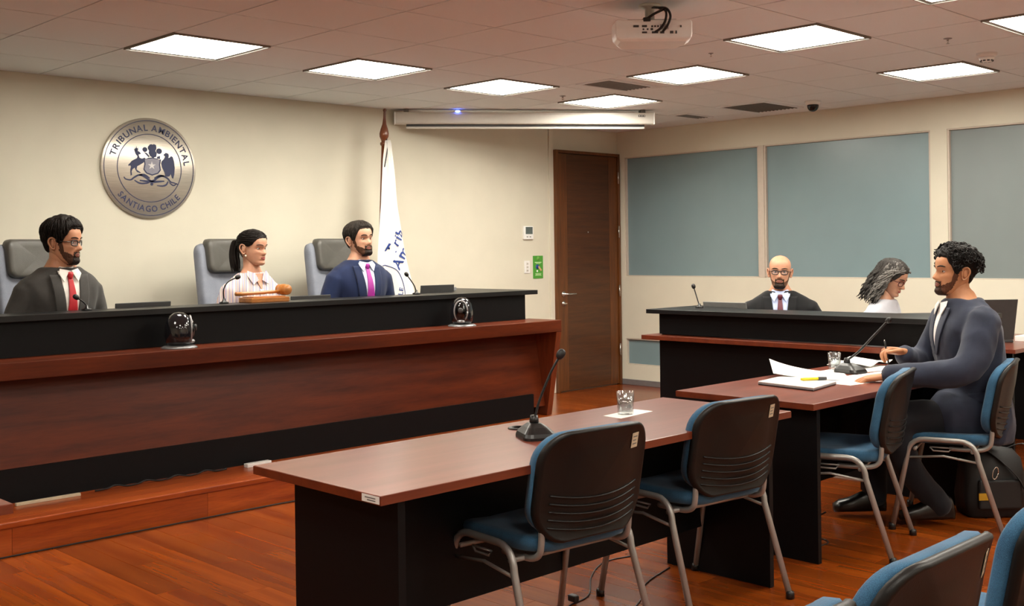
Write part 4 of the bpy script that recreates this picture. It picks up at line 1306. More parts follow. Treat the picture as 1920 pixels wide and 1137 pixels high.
# ------------------------------------------------------------------ people
def itp(t, tab):
    """smooth table interpolation"""
    xs_ = [a[0] for a in tab]
    if t <= xs_[0]:
        return tab[0][1]
    if t >= xs_[-1]:
        return tab[-1][1]
    for k in range(len(tab) - 1):
        if t <= xs_[k + 1]:
            x0, x1 = xs_[k], xs_[k + 1]
            y0, y1 = tab[k][1], tab[k + 1][1]
            m0 = (y1 - tab[k - 1][1]) / (x1 - xs_[k - 1]) if k > 0 else (y1 - y0) / (x1 - x0)
            m1 = (tab[k + 2][1] - y0) / (xs_[k + 2] - x0) if k + 2 < len(tab) else (y1 - y0) / (x1 - x0)
            h = x1 - x0
            s = (t - x0) / h
            return (2 * s ** 3 - 3 * s ** 2 + 1) * y0 + (s ** 3 - 2 * s ** 2 + s) * h * m0 + (-2 * s ** 3 + 3 * s ** 2) * y1 + (s ** 3 - s ** 2) * h * m1

HW = [(0, .026), (.04, .038), (.10, .047), (.20, .056), (.30, .063), (.40, .068), (.50, .072), (.60, .075), (.70, .076), (.80, .071), (.88, .060), (.94, .045), (.98, .026), (1.0, .004)]
HF = [(0, .074), (.03, .084), (.08, .089), (.14, .086), (.20, .087), (.30, .087), (.40, .087), (.48, .085), (.56, .091), (.65, .093), (.74, .090), (.82, .080), (.89, .063), (.95, .040), (.985, .018), (1.0, .003)]
HB = [(0, -.030), (.04, -.010), (.10, .020), (.20, .055), (.30, .076), (.40, .088), (.50, .097), (.60, .102), (.70, .102), (.80, .094), (.88, .078), (.94, .056), (.98, .032), (1.0, .004)]

def spow(v, e):
    return math.copysign(abs(v) ** e, v)

class Head:
    def __init__(self, H=0.235, wide=1.0, nose=1.0, jaw=1.0):
        self.H, self.wide, self.nose, self.jaw = H, wide, nose, jaw
    def base(self, th, t):
        w, f, b = itp(t, HW) * self.wide, itp(t, HF), itp(t, HB)
        if t < 0.35:
            w *= 1 + (self.jaw - 1) * (0.35 - t) / 0.35
        yc, hl = (f - b) / 2, (f + b) / 2
        e = 0.86
        x = w * spow(sin(th), e)
        y = yc + hl * spow(cos(th), e)
        return x, y, (t - 0.5) * self.H
    def pt(self, th, t):
        x, y, z = self.base(th, t)
        if cos(th) > 0.05:
            ax = abs(x)
            front = min(1, (cos(th) - 0.05) / 0.25)
            nh = itp(t, [(.27, 0), (.295, .004), (.32, .017), (.345, .0255), (.37, .0255), (.42, .019), (.47, .012), (.52, .006), (.57, .002), (.62, 0)]) * self.nose
            sg = itp(t, [(.27, .016), (.33, .0155), (.40, .0105), (.50, .009), (.62, .012)])
            d = nh * math.exp(-(x / sg) ** 2)
            d -= .011 * math.exp(-((ax - .031) / .0145) ** 2 - ((t - .50) / .05) ** 2)
            d += .0045 * math.exp(-((ax - .028) / .022) ** 2 - ((t - .575) / .024) ** 2)
            d += .004 * math.exp(-((ax - .044) / .016) ** 2 - ((t - .39) / .05) ** 2)
            g = math.exp(-(x / .021) ** 2)
            d += .0055 * g * (math.exp(-((t - .238) / .016) ** 2) + math.exp(-((t - .195) / .018) ** 2))
            d -= .003 * g * math.exp(-((t - .216) / .007) ** 2)
            d -= .003 * g * math.exp(-((t - .150) / .02) ** 2)
            d += .004 * math.exp(-(x / .018) ** 2 - ((t - .08) / .05) ** 2)
            y += d * front
        return Vector((x, y, z))
    def nrm(self, th, t):
        e = 0.01
        a = self.pt(th + 0.02, t) - self.pt(th - 0.02, t)
        b = self.pt(th, min(1, t + e)) - self.pt(th, max(0, t - e))
        n = a.cross(b)
        if n.length < 1e-9:
            return Vector((0, 0, 1 if t > .5 else -1))
        n.normalize()
        c = Vector((0, 0.0, 0))
        p = self.pt(th, t)
        if n.dot(Vector((p.x, p.y * 0.8, p.z * 0.4))) < 0:
            n = -n
        return n
    def at_x(self, x, t):
        """angle of the face point at distance x from the middle line"""
        lo, hi = 0.0, pi / 2
        for _ in range(30):
            m = (lo + hi) / 2
            if self.base(m, t)[0] < abs(x):
                lo = m
            else:
                hi = m
        return math.copysign(lo, x)
    def on(self, x, t, off=0.0):
        th = self.at_x(x, t)
        return self.pt(th, t) + self.nrm(th, t) * off

def head_mesh(mb, hd, X, nth=72, nt=56):
    rings = []
    for k in range(nt + 1):
        s = k / nt
        t = 0.5 - 0.5 * cos(pi * s)
        t = 0.35 * s + 0.65 * t
        rings.append([tuple(X @ hd.pt(2 * pi * i / nth, t)) for i in range(nth)])
    mb.rings(rings, True, True, True)

def ear(mb, hd, X, s):
    """outer rim, lobe and inner dish"""
    p0 = hd.pt(s * pi / 2 * 1.04, 0.46)
    def L(a, b, c):
        # a: out, b: back, c: up
        return X @ Vector((p0.x + s * a, p0.y - b, p0.z + c))
    H = hd.H
    rim = [L(.002, -.004, -.018), L(.006, -.010, .004), L(.010, -.006, .024), L(.015, .008, .031), L(.018, .020, .024), L(.018, .024, .006), L(.013, .016, -.014), L(.008, .006, -.028), L(.004, -.004, -.028), L(.002, -.006, -.016)]
    mb.tube([tuple(v) for v in smooth_path(rim, 4)], 0.0048, 8)
    mb.blob(tuple(L(.007, .006, .002)), .007, .014, .024, 12, 8)

def neck_tube(mb, X, base, r0=0.062, r1=0.054):
    top = X @ Vector((0, -0.022, -0.035))
    mid = X @ Vector((0, -0.016, -0.085))
    b = Vector(base)
    pts = smooth_path([b + Vector((0, -0.005, -0.06)), b, b.lerp(mid, 0.55), mid, top], 4)
    n = len(pts)
    mb.tube([tuple(p) for p in pts], [r0 + 0.006 * max(0, 1 - k / 4) + (r1 - r0) * k / (n - 1) for k in range(n)], 20)

def patch(hd, X, th0, th1, nth, tlo, thi, nt, thick, jitter=0.0, jscale=80, seed=0, mask=None, tmap=None):
    """shell standing off the head between tlo(th) and thi(th); thick(th, s) gives the offset"""
    v, f, ok = [], [], []
    for i in range(nth + 1):
        th = th0 + (th1 - th0) * i / nth
        a, b = tlo(th), thi(th)
        for k in range(nt + 1):
            s = k / nt
            t = a + (b - a) * (tmap(s) if tmap else s)
            p = hd.pt(th, min(1, max(0, t)))
            n = hd.nrm(th, min(0.985, max(0.02, t)))
            o = thick(th, s)
            if jitter:
                q = p * jscale + Vector((seed * 7.1, seed * 3.3, seed))
                o += jitter * (noise.noise(q) + 0.6 * noise.noise(q * 2.3)) * min(1, s * 5)
            v.append(tuple(X @ (p + n * o)))
            ok.append(mask(th, t, p) if mask else True)
    m = nt + 1
    for i in range(nth):
        for k in range(nt):
            q = (i * m + k, i * m + k + 1, (i + 1) * m + k + 1, (i + 1) * m + k)
            if all(ok[j] for j in q):
                f.append(q)
    return v, f

def hairline_short(th):
    d = abs(math.degrees(th))
    return itp(d, [(0, .80), (25, .80), (42, .77), (52, .68), (62, .60), (70, .47), (82, .45), (88, .56), (100, .58), (112, .50), (122, .36), (140, .26), (180, .22)])

def full_hair(hd, X, line, thick, jitter, jscale, seed, nth=110, nt=34):
    tm = lambda s: 1 - (1 - s) ** 1.7
    v, f = patch(hd, X, -pi, pi, nth, line, lambda th: 1.0, nt, thick, jitter, jscale, seed, tmap=tm)
    return v, f

def remeshed(mb, name, voxel, smooth_it=6, fac=0.5):
    me = mb.mesh(name + '_tmp')
    ob = bpy.data.objects.new('tmp', me)
    COL.objects.link(ob)
    md = ob.modifiers.new('r', 'REMESH')
    md.mode = 'VOXEL'
    md.voxel_size = voxel
    md.use_smooth_shade = True
    sm_ = ob.modifiers.new('s', 'SMOOTH')
    sm_.factor = fac
    sm_.iterations = smooth_it
    dg = bpy.context.evaluated_depsgraph_get()
    out = bpy.data.meshes.new_from_object(ob.evaluated_get(dg))
    out.name = name
    bpy.data.objects.remove(ob)
    bpy.data.meshes.remove(me)
    out.materials.clear()
    out.polygons.foreach_set('use_smooth', [True] * len(out.polygons))
    return out

def wrinkle(me, amp, scale, seed, stretch=(1, 1, 0.5)):
    n = len(me.vertices)
    co = np.empty(n * 3); me.vertices.foreach_get('co', co)
    no = np.empty(n * 3); me.vertices.foreach_get('normal', no)
    co = co.reshape(-1, 3); no = no.reshape(-1, 3)
    for i in range(n):
        q = Vector((co[i, 0] * stretch[0], co[i, 1] * stretch[1], co[i, 2] * stretch[2])) * scale + Vector((seed, seed * 2, 0))
        w = noise.noise(q)
        d = amp * (1 - 2 * abs(w)) + amp * 0.4 * noise.noise(q * 2.2)
        co[i] += no[i] * d
    me.vertices.foreach_set('co', co.reshape(-1))
    me.update()

# torso cross-sections, height above the seat -> half width, half depth, forward shift
T_A = [(-.08, .185), (0, .19), (.10, .172), (.20, .154), (.30, .160), (.38, .178), (.44, .191), (.485, .186), (.52, .152), (.55, .100), (.58, .072), (.62, .063)]
T_B = [(-.08, .135), (0, .14), (.10, .130), (.20, .120), (.30, .118), (.38, .116), (.44, .106), (.485, .092), (.52, .080), (.55, .072), (.58, .066), (.62, .062)]

class Torso:
    def __init__(self, scale=1.0, wide=1.0, deep=1.0, lean=0.0, hunch=0.0, grow=0.0, seat=0.0, side=0.0):
        self.s, self.w, self.d, self.lean, self.hunch, self.g, self.seat, self.side = scale, wide, deep, lean, hunch, grow, seat, side
    def centre(self, h):
        q = max(0, h) / 0.6
        return Vector((self.side * q, self.lean * q + self.hunch * q ** 2.2, self.seat + h * self.s))
    def pt(self, ph, h, off=0.0):
        """ph: 0 front, + towards the right arm"""
        a, b = itp(h, T_A) * self.w * self.s + self.g + off, itp(h, T_B) * self.d * self.s + self.g + off
        e = 0.82
        c = self.centre(h)
        y = b * spow(cos(ph), e)
        if cos(ph) > 0 and 0.22 < h < 0.5:      # chest
            y += 0.012 * sin((h - 0.22) / 0.28 * pi) * cos(ph)
        return Vector((c.x + a * spow(sin(ph), e), c.y + y, c.z))
    def loft(self, mb, h0=-0.08, h1=0.60, n=26, m=40):
        mb.rings([[tuple(self.pt(2 * pi * i / m, h0 + (h1 - h0) * k / n)) for i in range(m)] for k in range(n + 1)], True, True, True)
    def on(self, x, h, off):
        """front surface point at distance x from the middle line"""
        a = itp(h, T_A) * self.w * self.s + self.g
        v = min(0.999, abs(x) / a) ** (1 / 0.82)
        ph = math.copysign(math.asin(v), x)
        p = self.pt(ph, h)
        n = Vector((sin(ph) * 0.8, cos(ph), 0.0)).normalized()
        return p + n * off

def limb(mb, pts, rads, n=16, sub=5):
    P = smooth_path(pts, sub)
    m = len(P)
    rr = []
    seg = len(pts) - 1
    for k in range(m):
        x = k / (m - 1) * seg
        i = min(int(x), seg - 1)
        rr.append(rads[i] + (rads[i + 1] - rads[i]) * (x - i))
    # rounded ends
    d0 = (P[0] - P[1]).normalized(); d1 = (P[-1] - P[-2]).normalized()
    P = [P[0] + d0 * rr[0] * 0.6] + P + [P[-1] + d1 * rr[-1] * 0.4]
    rr = [rr[0] * 0.6] + rr + [rr[-1] * 0.6]
    mb.tube([tuple(p) for p in P], rr, n)

def front_strip(tor, name, mat, left, right, h0, h1, off, parent, n=24, m=10, th=0.004):
    """piece of cloth lying on the chest between two edges left(h), right(h)"""
    v, f = grid_surface(lambda u, w: tuple(tor.on(left(h0 + (h1 - h0) * w) + (right(h0 + (h1 - h0) * w) - left(h0 + (h1 - h0) * w)) * u, h0 + (h1 - h0) * w, off)), m, n)
    o = MB().add(v, f, True).build(name, mat, parent)
    md = o.modifiers.new('th', 'SOLIDIFY')
    md.thickness = th
    md.offset = 0
    return o

def hand(mb, wrist, direction, up, side, curl=(0.35, 0.4, 0.45, 0.5), spread=0.09, thumb=(0.6, 0.5), scale=1.0):
    """palm, four fingers and a thumb; side +1: thumb towards (direction x up)"""
    W = Vector(wrist)
    d = Vector(direction).normalized()
    u = Vector(up); u = (u - d * u.dot(d)).normalized()
    r = d.cross(u).normalized() * side           # towards the thumb
    S = scale
    rings = []
    for q, hw, ht in ((-0.03, .026, .020), (0.0, .027, .019), (0.02, .033, .017), (0.05, .040, .016), (0.078, .041, .014), (0.092, .038, .011), (0.098, .030, .006)):
        ring = []
        for k in range(16):
            a = 2 * pi * k / 16
            ring.append(tuple(W + d * q * S + r * (hw * spow(cos(a), .8) * S) + u * ((ht * spow(sin(a), .8)) * S)))
        rings.append(ring)
    mb.rings(rings, True, True, True)
    L = (.078, .086, .080, .064)
    for k in range(4):
        off = (0.030 - 0.0195 * k)
        base = W + d * (0.083 - 0.004 * abs(k - 1)) * S + r * off * S
        fd = (d + r * spread * (1.5 - k) * 0.7).normalized()
        c = curl[k]
        p = [base - fd * 0.012 * S, base]
        ang = 0.0
        cur = base
        for j, fr in enumerate((0.45, 0.30, 0.25)):
            ang += c * (0.75, 1.0, 0.8)[j]
            v = fd * cos(ang) - u * sin(ang)
            cur = cur + v * L[k] * fr * S
            p.append(cur)
        rr = [0.0095, 0.0098, 0.0086, 0.0080, 0.0066]
        mb.tube([tuple(q) for q in smooth_path(p, 3)], [S * (rr[min(int(i / 3), 3)] + (rr[min(int(i / 3) + 1, 4)] - rr[min(int(i / 3), 3)]) * (i % 3) / 3) for i in range(13)], 10)
        mb.blob(tuple(cur), .0068 * S, .0068 * S, .0068 * S, 8, 6)
    tb = W + d * 0.022 * S + r * 0.026 * S
    td = (d * cos(thumb[0]) + r * sin(thumb[0]) - u * 0.25).normalized()
    t1 = tb + td * 0.040 * S
    td2 = (td + d * thumb[1] - u * 0.2).normalized()
    t2 = t1 + td2 * 0.030 * S
    t3 = t2 + (td2 + d * 0.2).normalized() * 0.024 * S
    mb.tube([tuple(q) for q in smooth_path([tb - td * 0.012, tb, t1, t2, t3], 3)], [S * r_ for r_ in (.012, .0125, .013, .013, .0125, .0115, .0108, .0105, .010, .0098, .0092, .0085, .007)], 10)
    mb.blob(tuple(t3), .0072 * S, .0072 * S, .0072 * S, 8, 6)

SKIN = {}
def skin(key, col):
    if key not in SKIN:
        SKIN[key] = mat_plain('skin_' + key, col, 0.5, noise_amt=0.06, noise_scale=40, bump=0.05, bump_scale=400, sss=0.12, spec=0.35)
    return SKIN[key]
HAIR = {}
def hair_mat(key, col, col2, rough=0.45):
    if key not in HAIR:
        HAIR[key] = mat_wood('hair_' + key, col, col2, max(rough, 0.62), (60, 60, 9), 3.0, 0.0, fleck=0.5, spec=0.22)
    return HAIR[key]

def cloth_mat(name, col, col2):
    return mat_weave(name, col, col2, scale=1200, rough=0.8, bump=0.15, sheen=0.12)

EYE_W = mat_plain('eye_white', 'd8d0c8', 0.25, noise_amt=0.02)
IRIS = mat_plain('iris_dark', '1c0f08', 0.15, noise_amt=0.05)
GLASSES_LENS = mat_plain('spectacle_lens', 'e8ecf0', 0.05, noise_amt=0.0)
GLASSES_LENS.node_tree.nodes['Principled BSDF'].inputs['Alpha'].default_value = 0.10

def face_details(body, hd, X, Rm, sk, hm, lip_col, gaze=0.0, brow=0.0042, lids=0.5, brow_t=0.602):
    for s in (-1, 1):
        c = hd.on(s * 0.031, 0.500, 0.0) + Vector((0, -0.0055, 0))
        e = MB().blob(tuple(X @ c), .0120, .0120, .0120, 18, 12).build('eye', EYE_W, body)
        gz = Vector((sin(gaze), cos(gaze), -0.05)).normalized()
        MB().blob(tuple(X @ (c + gz * 0.0066)), .0068, .0068, .0068, 14, 10).build('iris', IRIS, e)
        # upper and lower lids: part of a slightly larger ball
        for up in (1, -1):
            v, f = [], []
            a0, a1 = (0.36 if up > 0 else 0.50), 1.45
            for i in range(13):
                lo = -1.25 + 2.5 * i / 12
                for k in range(6):
                    el = (a0 * (1 - 0.55 * (lo / 1.25) ** 2 * (1 if up > 0 else 0.6)) + (a1 - a0) * k / 5) * up
                    q = Vector((sin(lo) * cos(el), cos(lo) * cos(el), sin(el))) * 0.0132
                    v.append(tuple(X @ (c + q)))
            for i in range(12):
                for k in range(5):
                    f.append((i * 6 + k, i * 6 + k + 1, (i + 1) * 6 + k + 1, (i + 1) * 6 + k))
            MB().add(v, f, True).build('eyelid', sk, body)
        pts = [X @ hd.on(s * x, t, 0.0015) for x, t in ((.012, brow_t - .012), (.022, brow_t + .002), (.034, brow_t + .010), (.045, brow_t + .004), (.052, brow_t - .008))]
        MB().tube([tuple(p) for p in smooth_path(pts, 3)], [brow * (0.7 + 0.5 * sin(pi * k / 12)) for k in range(13)], 8, 0.7).build('eyebrow', hm, body)
    for t, r, w in ((.232, .0040, .022), (.200, .0048, .020)):
        pts = [X @ hd.on(-w + 2 * w * k / 8, t - (.004 if t > .21 else -.006) * abs(k - 4) / 4, -0.0008) for k in range(9)]
        MB().tube([tuple(p) for p in pts], [r * (0.25 + 0.75 * sin(pi * (k + 0.4) / 8.8)) for k in range(9)], 8).build('lip', lip_col, body)

def spectacles(body, hd, X, col, w=0.044, h=0.030, t=0.495, wire=0.0022):
    g = None
    cs = []
    mat = mat_plain('spectacle_frame_' + col, col, 0.3)
    fwd = hd.on(0.0, 0.52, 0).y + 0.004
    fr = MB()
    for s in (-1, 1):
        cx = s * 0.0325
        pts = []
        for k in range(25):
            a = 2 * pi * k / 24
            x = cx + w / 2 * spow(cos(a), .6)
            z = (t - 0.5) * hd.H - 0.002 + h / 2 * spow(sin(a), .6)
            y = fwd - 0.006 - abs(x) ** 2 * 4.5
            pts.append(tuple(X @ Vector((x, y, z))))
        fr.tube(pts, wire, 6)
        cs.append(pts)
        z0 = (t - 0.5) * hd.H + 0.004
        side = hd.pt(s * pi / 2, t).x
        fr.tube([tuple(X @ Vector(p)) for p in ((cx + s * w / 2, fwd - 0.006 - (0.0325 + w / 2) ** 2 * 4.5, z0), (side + s * 0.006, fwd - 0.04, z0), (side + s * 0.007, 0.0, z0 + 0.001), (side + s * 0.008, -0.018, z0 - 0.006))], wire * 0.9, 6)
    zb = (t - 0.5) * hd.H + 0.003
    fr.tube([tuple(X @ Vector((x, fwd - 0.006 + 0.002 * (1 - abs(x) / 0.011), zb + 0.002 * (1 - abs(x) / 0.011)))) for x in (-0.011, -0.005, 0, 0.005, 0.011)], wire, 6)
    o = fr.build('spectacles', mat, body)
    for pts in cs:
        MB().add(pts[:-1], [tuple(range(24))]).build('lens', GLASSES_LENS, o)
    return o

def person(label, loc, yaw, seat, head_local, head_yaw=0.0, head_pitch=0.0, head_roll=0.0, tor=None, arms=None, sk=None, hd=None, cloth='jacket', cloth_m=None, trouser_m=None,
           shirt_m=None, tie_m=None, lapel_m=None, v_low=0.16, legs=None, hands=None, voxel=0.011, wr=(0.004, 9), sleeve=(.074, .064, .050, .042), seed=1, neck_r=(0.062, 0.055), shirt_w=0.062, skirt=None):
    """head_local: centre of the head in the body frame (x right, y forward, z up from the floor of the body)"""
    R = Matrix.Rotation(head_yaw, 4, 'Z') @ Matrix.Rotation(head_pitch, 4, 'X') @ Matrix.Rotation(head_roll, 4, 'Y')
    X = Matrix.Translation(head_local) @ R
    # body
    core = MB()
    inner = Torso(tor.s, tor.w * 0.9, tor.d * 0.88, tor.lean, tor.hunch, -0.004, tor.seat, tor.side)
    inner.loft(core, -0.06, 0.60)
    nb = tor.centre(0.56)
    neck_tube(core, X, nb, *neck_r)
    for s, pts in arms.items():
        limb(core, pts, [sleeve[0] * .72, sleeve[1] * .72, sleeve[2] * .72, sleeve[3] * .68], 12)
    for leg in legs:
        limb(core, leg, [.085, .065, .05, .040], 12)
    me = remeshed(core, 'person_core', 0.012, 3)
    bm = MB()
    bm.add([tuple(v.co) for v in me.vertices], [tuple(p.vertices) for p in me.polygons], True)
    bpy.data.meshes.remove(me)
    head_mesh(bm, hd, X)
    neck_tube(bm, X, nb, *neck_r)
    for s in (-1, 1):
        ear(bm, hd, X, s)
    for hk in (hands or []):
        hand(bm, **hk)
    body = bm.build('person', sk)
    body.location = loc
    body.rotation_euler = (0, 0, yaw)
    tag(body, label, 'person')
    # clothes
    j = MB()
    tor.loft(j, -0.10, 0.562 if cloth == 'jacket' else 0.553)
    for s, pts in arms.items():
        limb(j, pts, list(sleeve), 18)
    for q in (skirt or []):
        limb(j, q, [.125, .125, .115], 18)
    jm = remeshed(j, cloth, voxel, 5)
    wrinkle(jm, wr[0], wr[1], seed)
    mk(cloth, jm, cloth_m, body)
    tr = MB()
    for leg in legs:
        limb(tr, leg, [.100, .082, .066, .058], 14)
    hips = Torso(tor.s, tor.w * 1.0, tor.d * 1.02, 0, 0, 0, tor.seat, 0)
    hips.loft(tr, -0.09, 0.06, 6)
    tm_ = remeshed(tr, 'trousers', 0.014, 5)
    wrinkle(tm_, 0.004, 8, seed + 3)
    mk('trousers', tm_, trouser_m, body)
    # shoes
    for leg in legs:
        a, k_ = Vector(leg[-1]), Vector(leg[-2])
        d = Vector((0, 1, 0))
        sh = MB()
        rings = []
        for q, hw, ht in ((-.075, .020, .030), (-.06, .032, .055), (-.02, .037, .062), (.05, .040, .050), (.11, .046, .036), (.16, .043, .030), (.19, .026, .022)):
            rings.append([(a.x + hw * spow(cos(2 * pi * i / 14), .8), a.y + q + 0.02, a.z - 0.055 + ht + ht * spow(sin(2 * pi * i / 14), .7)) for i in range(14)])
        sh.rings(rings, True, True, True)
        sh.build('shoe', mat_plain('shoe_black_%d' % seed, '0e0d0c', 0.3), body)
    if shirt_m is not None and cloth == 'jacket':
        wv = lambda h: max(0.0, (h - v_low) / (0.545 - v_low)) ** 0.8 * shirt_w
        front_strip(tor, 'shirt', shirt_m, lambda h: -wv(h), wv, v_low, 0.545, 0.0085, body)
        lw = lambda h: wv(h) + 0.012 + 0.040 * sin(min(1, max(0, (h - v_low) / (0.50 - v_low))) * pi * 0.62)
        for s in (-1, 1):
            front_strip(tor, 'lapel', lapel_m or cloth_m, (lambda h, s=s: s * (wv(h) - 0.004)), (lambda h, s=s: s * lw(h)), v_low, 0.525, 0.0125, body, th=0.006)
        # jacket collar standing behind the neck
        nbj = tor.centre(0.535)
        v_c, f_c = grid_surface(lambda u, w: (nbj.x + (0.082 + 0.022 * (1 - w)) * neck_r[0] / .062 * sin(radians(52 + 256 * u)), nbj.y - 0.004 + (0.080 + 0.022 * (1 - w)) * neck_r[0] / .062 * cos(radians(52 + 256 * u)), nbj.z - 0.022 + 0.050 * w * (0.55 + 0.45 * sin(pi * u))), 26, 5)
        o = MB().add(v_c, f_c, True).build('jacket_collar', lapel_m or cloth_m, body)
        md = o.modifiers.new('t', 'SOLIDIFY'); md.thickness = 0.006; md.offset = 0
    if tie_m is not None:
        tw = lambda h: 0.013 + 0.026 * min(1, max(0, (0.50 - h) / 0.30))
        front_strip(tor, 'tie', tie_m, lambda h: -tw(h), tw, max(0.02, v_low - 0.03), 0.512, 0.0145, body, th=0.005)
        c = tor.on(0, 0.522, 0.014)
        rings = []
        for dz, hw, ht in ((-.022, .010, .008), (-.012, .015, .012), (.004, .019, .013), (.014, .019, .011), (.018, .014, .006)):
            rings.append([(c.x + hw * cos(2 * pi * i / 12), c.y + 0.002 + ht * sin(2 * pi * i / 12), c.z + dz) for i in range(12)])
        MB().rings(rings, True, True, True).build('tie_knot', tie_m, body)
    if shirt_m is not None:
        # collar band and folded points
        nb2 = tor.centre(0.545)
        cb_ = MB()
        rings = []
        up = (Vector(head_local) - nb2).normalized()
        for k, (q, rr) in enumerate(((-0.015, .074), (0.010, .0705), (0.034, .0665), (0.038, .068), (0.030, .074), (0.004, .081), (-0.012, .084))):
            ring = []
            for i in range(28):
                a = 2 * pi * i / 28
                dip = -0.020 * max(0, cos(a)) ** 2
                ring.append((nb2.x + up.x * q + rr * neck_r[0] / .062 * sin(a) * 0.97, nb2.y + up.y * q + rr * neck_r[0] / .062 * cos(a), nb2.z + q + dip))
            rings.append(ring)
        cb_.rings(rings, True, False, True).build('collar', shirt_m, body)
        for s in (-1, 1):
            P = [(0.006, 0.545), (0.050, 0.555), (0.062, 0.530), (0.040, 0.488)]
            v = [tuple(tor.on(s * x, h, 0.021 if k != 1 else 0.012)) for k, (x, h) in enumerate(P)]
            o = MB().add(v, [(0, 1, 2, 3)]).build('collar_point', shirt_m, body)
            md = o.modifiers.new('t', 'SOLIDIFY'); md.thickness = 0.004; md.offset = 0
    return body, X

def short_hair(body, hd, X, hm, thick=0.014, line=hairline_short, jitter=0.004, jscale=70, seed=1, top=1.0, front=1.0):
    def th_(th, s):
        e = min(1, s * 4.5) ** 0.6
        d = abs(math.degrees(th))
        k = 0.55 + 0.45 * min(1, max(0, s - 0.15) * 2.2) * top
        if d > 60:
            k *= 0.75 + 0.25 * min(1, s * 1.5)
        if line is hairline_short:
            tt = line(th) + (1 - line(th)) * (1 - (1 - s) ** 1.7)
            k *= 0.42 + 0.58 * min(1, max(0, (tt - 0.42) / 0.36))
        return 0.0012 + thick * e * k
    ln = lambda th: line(th) + 0.022 * noise.noise(Vector((th * 5.0, seed, 0))) + 0.010 * noise.noise(Vector((th * 19.0, seed, 4)))
    v, f = full_hair(hd, X, ln, th_, jitter, jscale, seed)
    o = MB().add(v, f, True).build('hair', hm, body)
    return o

def beard(body, hd, X, hm, cover='full', thick=0.003, seed=2, stubble=None):
    """trimmed beard; 'full' follows the jaw, 'goatee' keeps to mouth and chin"""
    lim = radians(100)
    def mouth(p, t):
        return (p.x / .0235) ** 2 + ((t - .215) / .036) ** 2 < 1
    def goatee(th, t, p):
        nz = 0.010 * noise.noise(p * 150 + Vector((seed, 0, 0)))
        ax = abs(p.x) + nz * 0.3
        if mouth(p, t) or t > 0.292 + nz - max(0, ax - 0.012) * 1.1:
            return False
        return ax < itp(t, [(0, .034), (.06, .036), (.14, .032), (.22, .031), (.30, .026)])
    def jaw(th, t, p):
        ax, d = abs(p.x), abs(math.degrees(th))
        nz = 0.016 * noise.noise(p * 130 + Vector((seed, 3, 0)))
        if mouth(p, t):
            return False
        if d > 66:
            return t < 0.50 and d < 84 + 300 * nz
        if t > 0.292 + nz:
            return False
        return not (ax > 0.032 and t > 0.20 + (ax - 0.032) * 3.2 + nz)
    first = None
    if cover == 'full':
        v, f = patch(hd, X, -lim, lim, 110, lambda th: 0.0, lambda th: 0.50, 50, lambda th, s: 0.0005 + thick * 0.6, 0.0008, 200, seed, jaw)
        first = MB().add(v, f, True).build('jaw_beard', stubble or hm, body)
    v, f = patch(hd, X, -lim, lim, 110, lambda th: 0.0, lambda th: 0.32, 44, lambda th, s: 0.0008 + thick * (0.7 + 0.5 * max(0, 1 - s * 2)), 0.0014, 180, seed, goatee)
    return MB().add(v, f, True).build('beard', hm, body)

def strands(body, hd, X, hm, line, n, thick, seed, length=0.12, rad=0.0022, sweep=0.0, tmin=0.0, name='hair_strands'):
    """short locks lying on the hair: they run down from the crown, sweep > 0 draws them to the back"""
    rnd = random.Random(seed)
    mb = MB()
    for k in range(n):
        th = radians(rnd.uniform(-180, 180))
        lo = line(th) + 0.03
        t = rnd.uniform(lo, 0.97)
        pts = []
        for q in range(5):
            tt = max(lo, t - length * q / 4 * (1 - sweep))
            d = math.copysign(min(pi, abs(th) + sweep * 0.32 * q * (1.3 - abs(th) / pi)), th)
            e = min(1, max(0, (tt - line(d)) * 9)) ** 0.6
            pts.append(X @ (hd.pt(d, tt) + hd.nrm(d, min(.97, tt)) * (thick * e * 0.92 * (0.42 + 0.58 * min(1, max(0, (tt - 0.42) / 0.36)) if line is hairline_short else 1.0) + 0.002 * sin(q + k))))
        mb.tube([tuple(p) for p in pts], [rad * 0.6, rad, rad, rad * 0.8, rad * 0.3], 4)
    return mb.build(name, hm, body)
dark_hair = hair_mat('dark', '0c0806', '1e1510')
def seated_legs(z, spread=0.10, knee=0.36, drop=0.0, foot=0.0, back=-0.06):
    return [[(s * 0.09, 0.0, z + 0.02), (s * spread, knee * 0.6, z + 0.03), (s * (spread + 0.01), knee, z - 0.0), (s * (spread + 0.01), knee + 0.02 + back * 0.5, z * 0.5 + 0.03), (s * (spread + 0.01), knee + 0.03 + back, 0.075)] for s in (-1, 1)]
def fix_legs(l):   # five joints -> four for the radii table
    return [[a, c, d, e] for a, b, c, d, e in l]

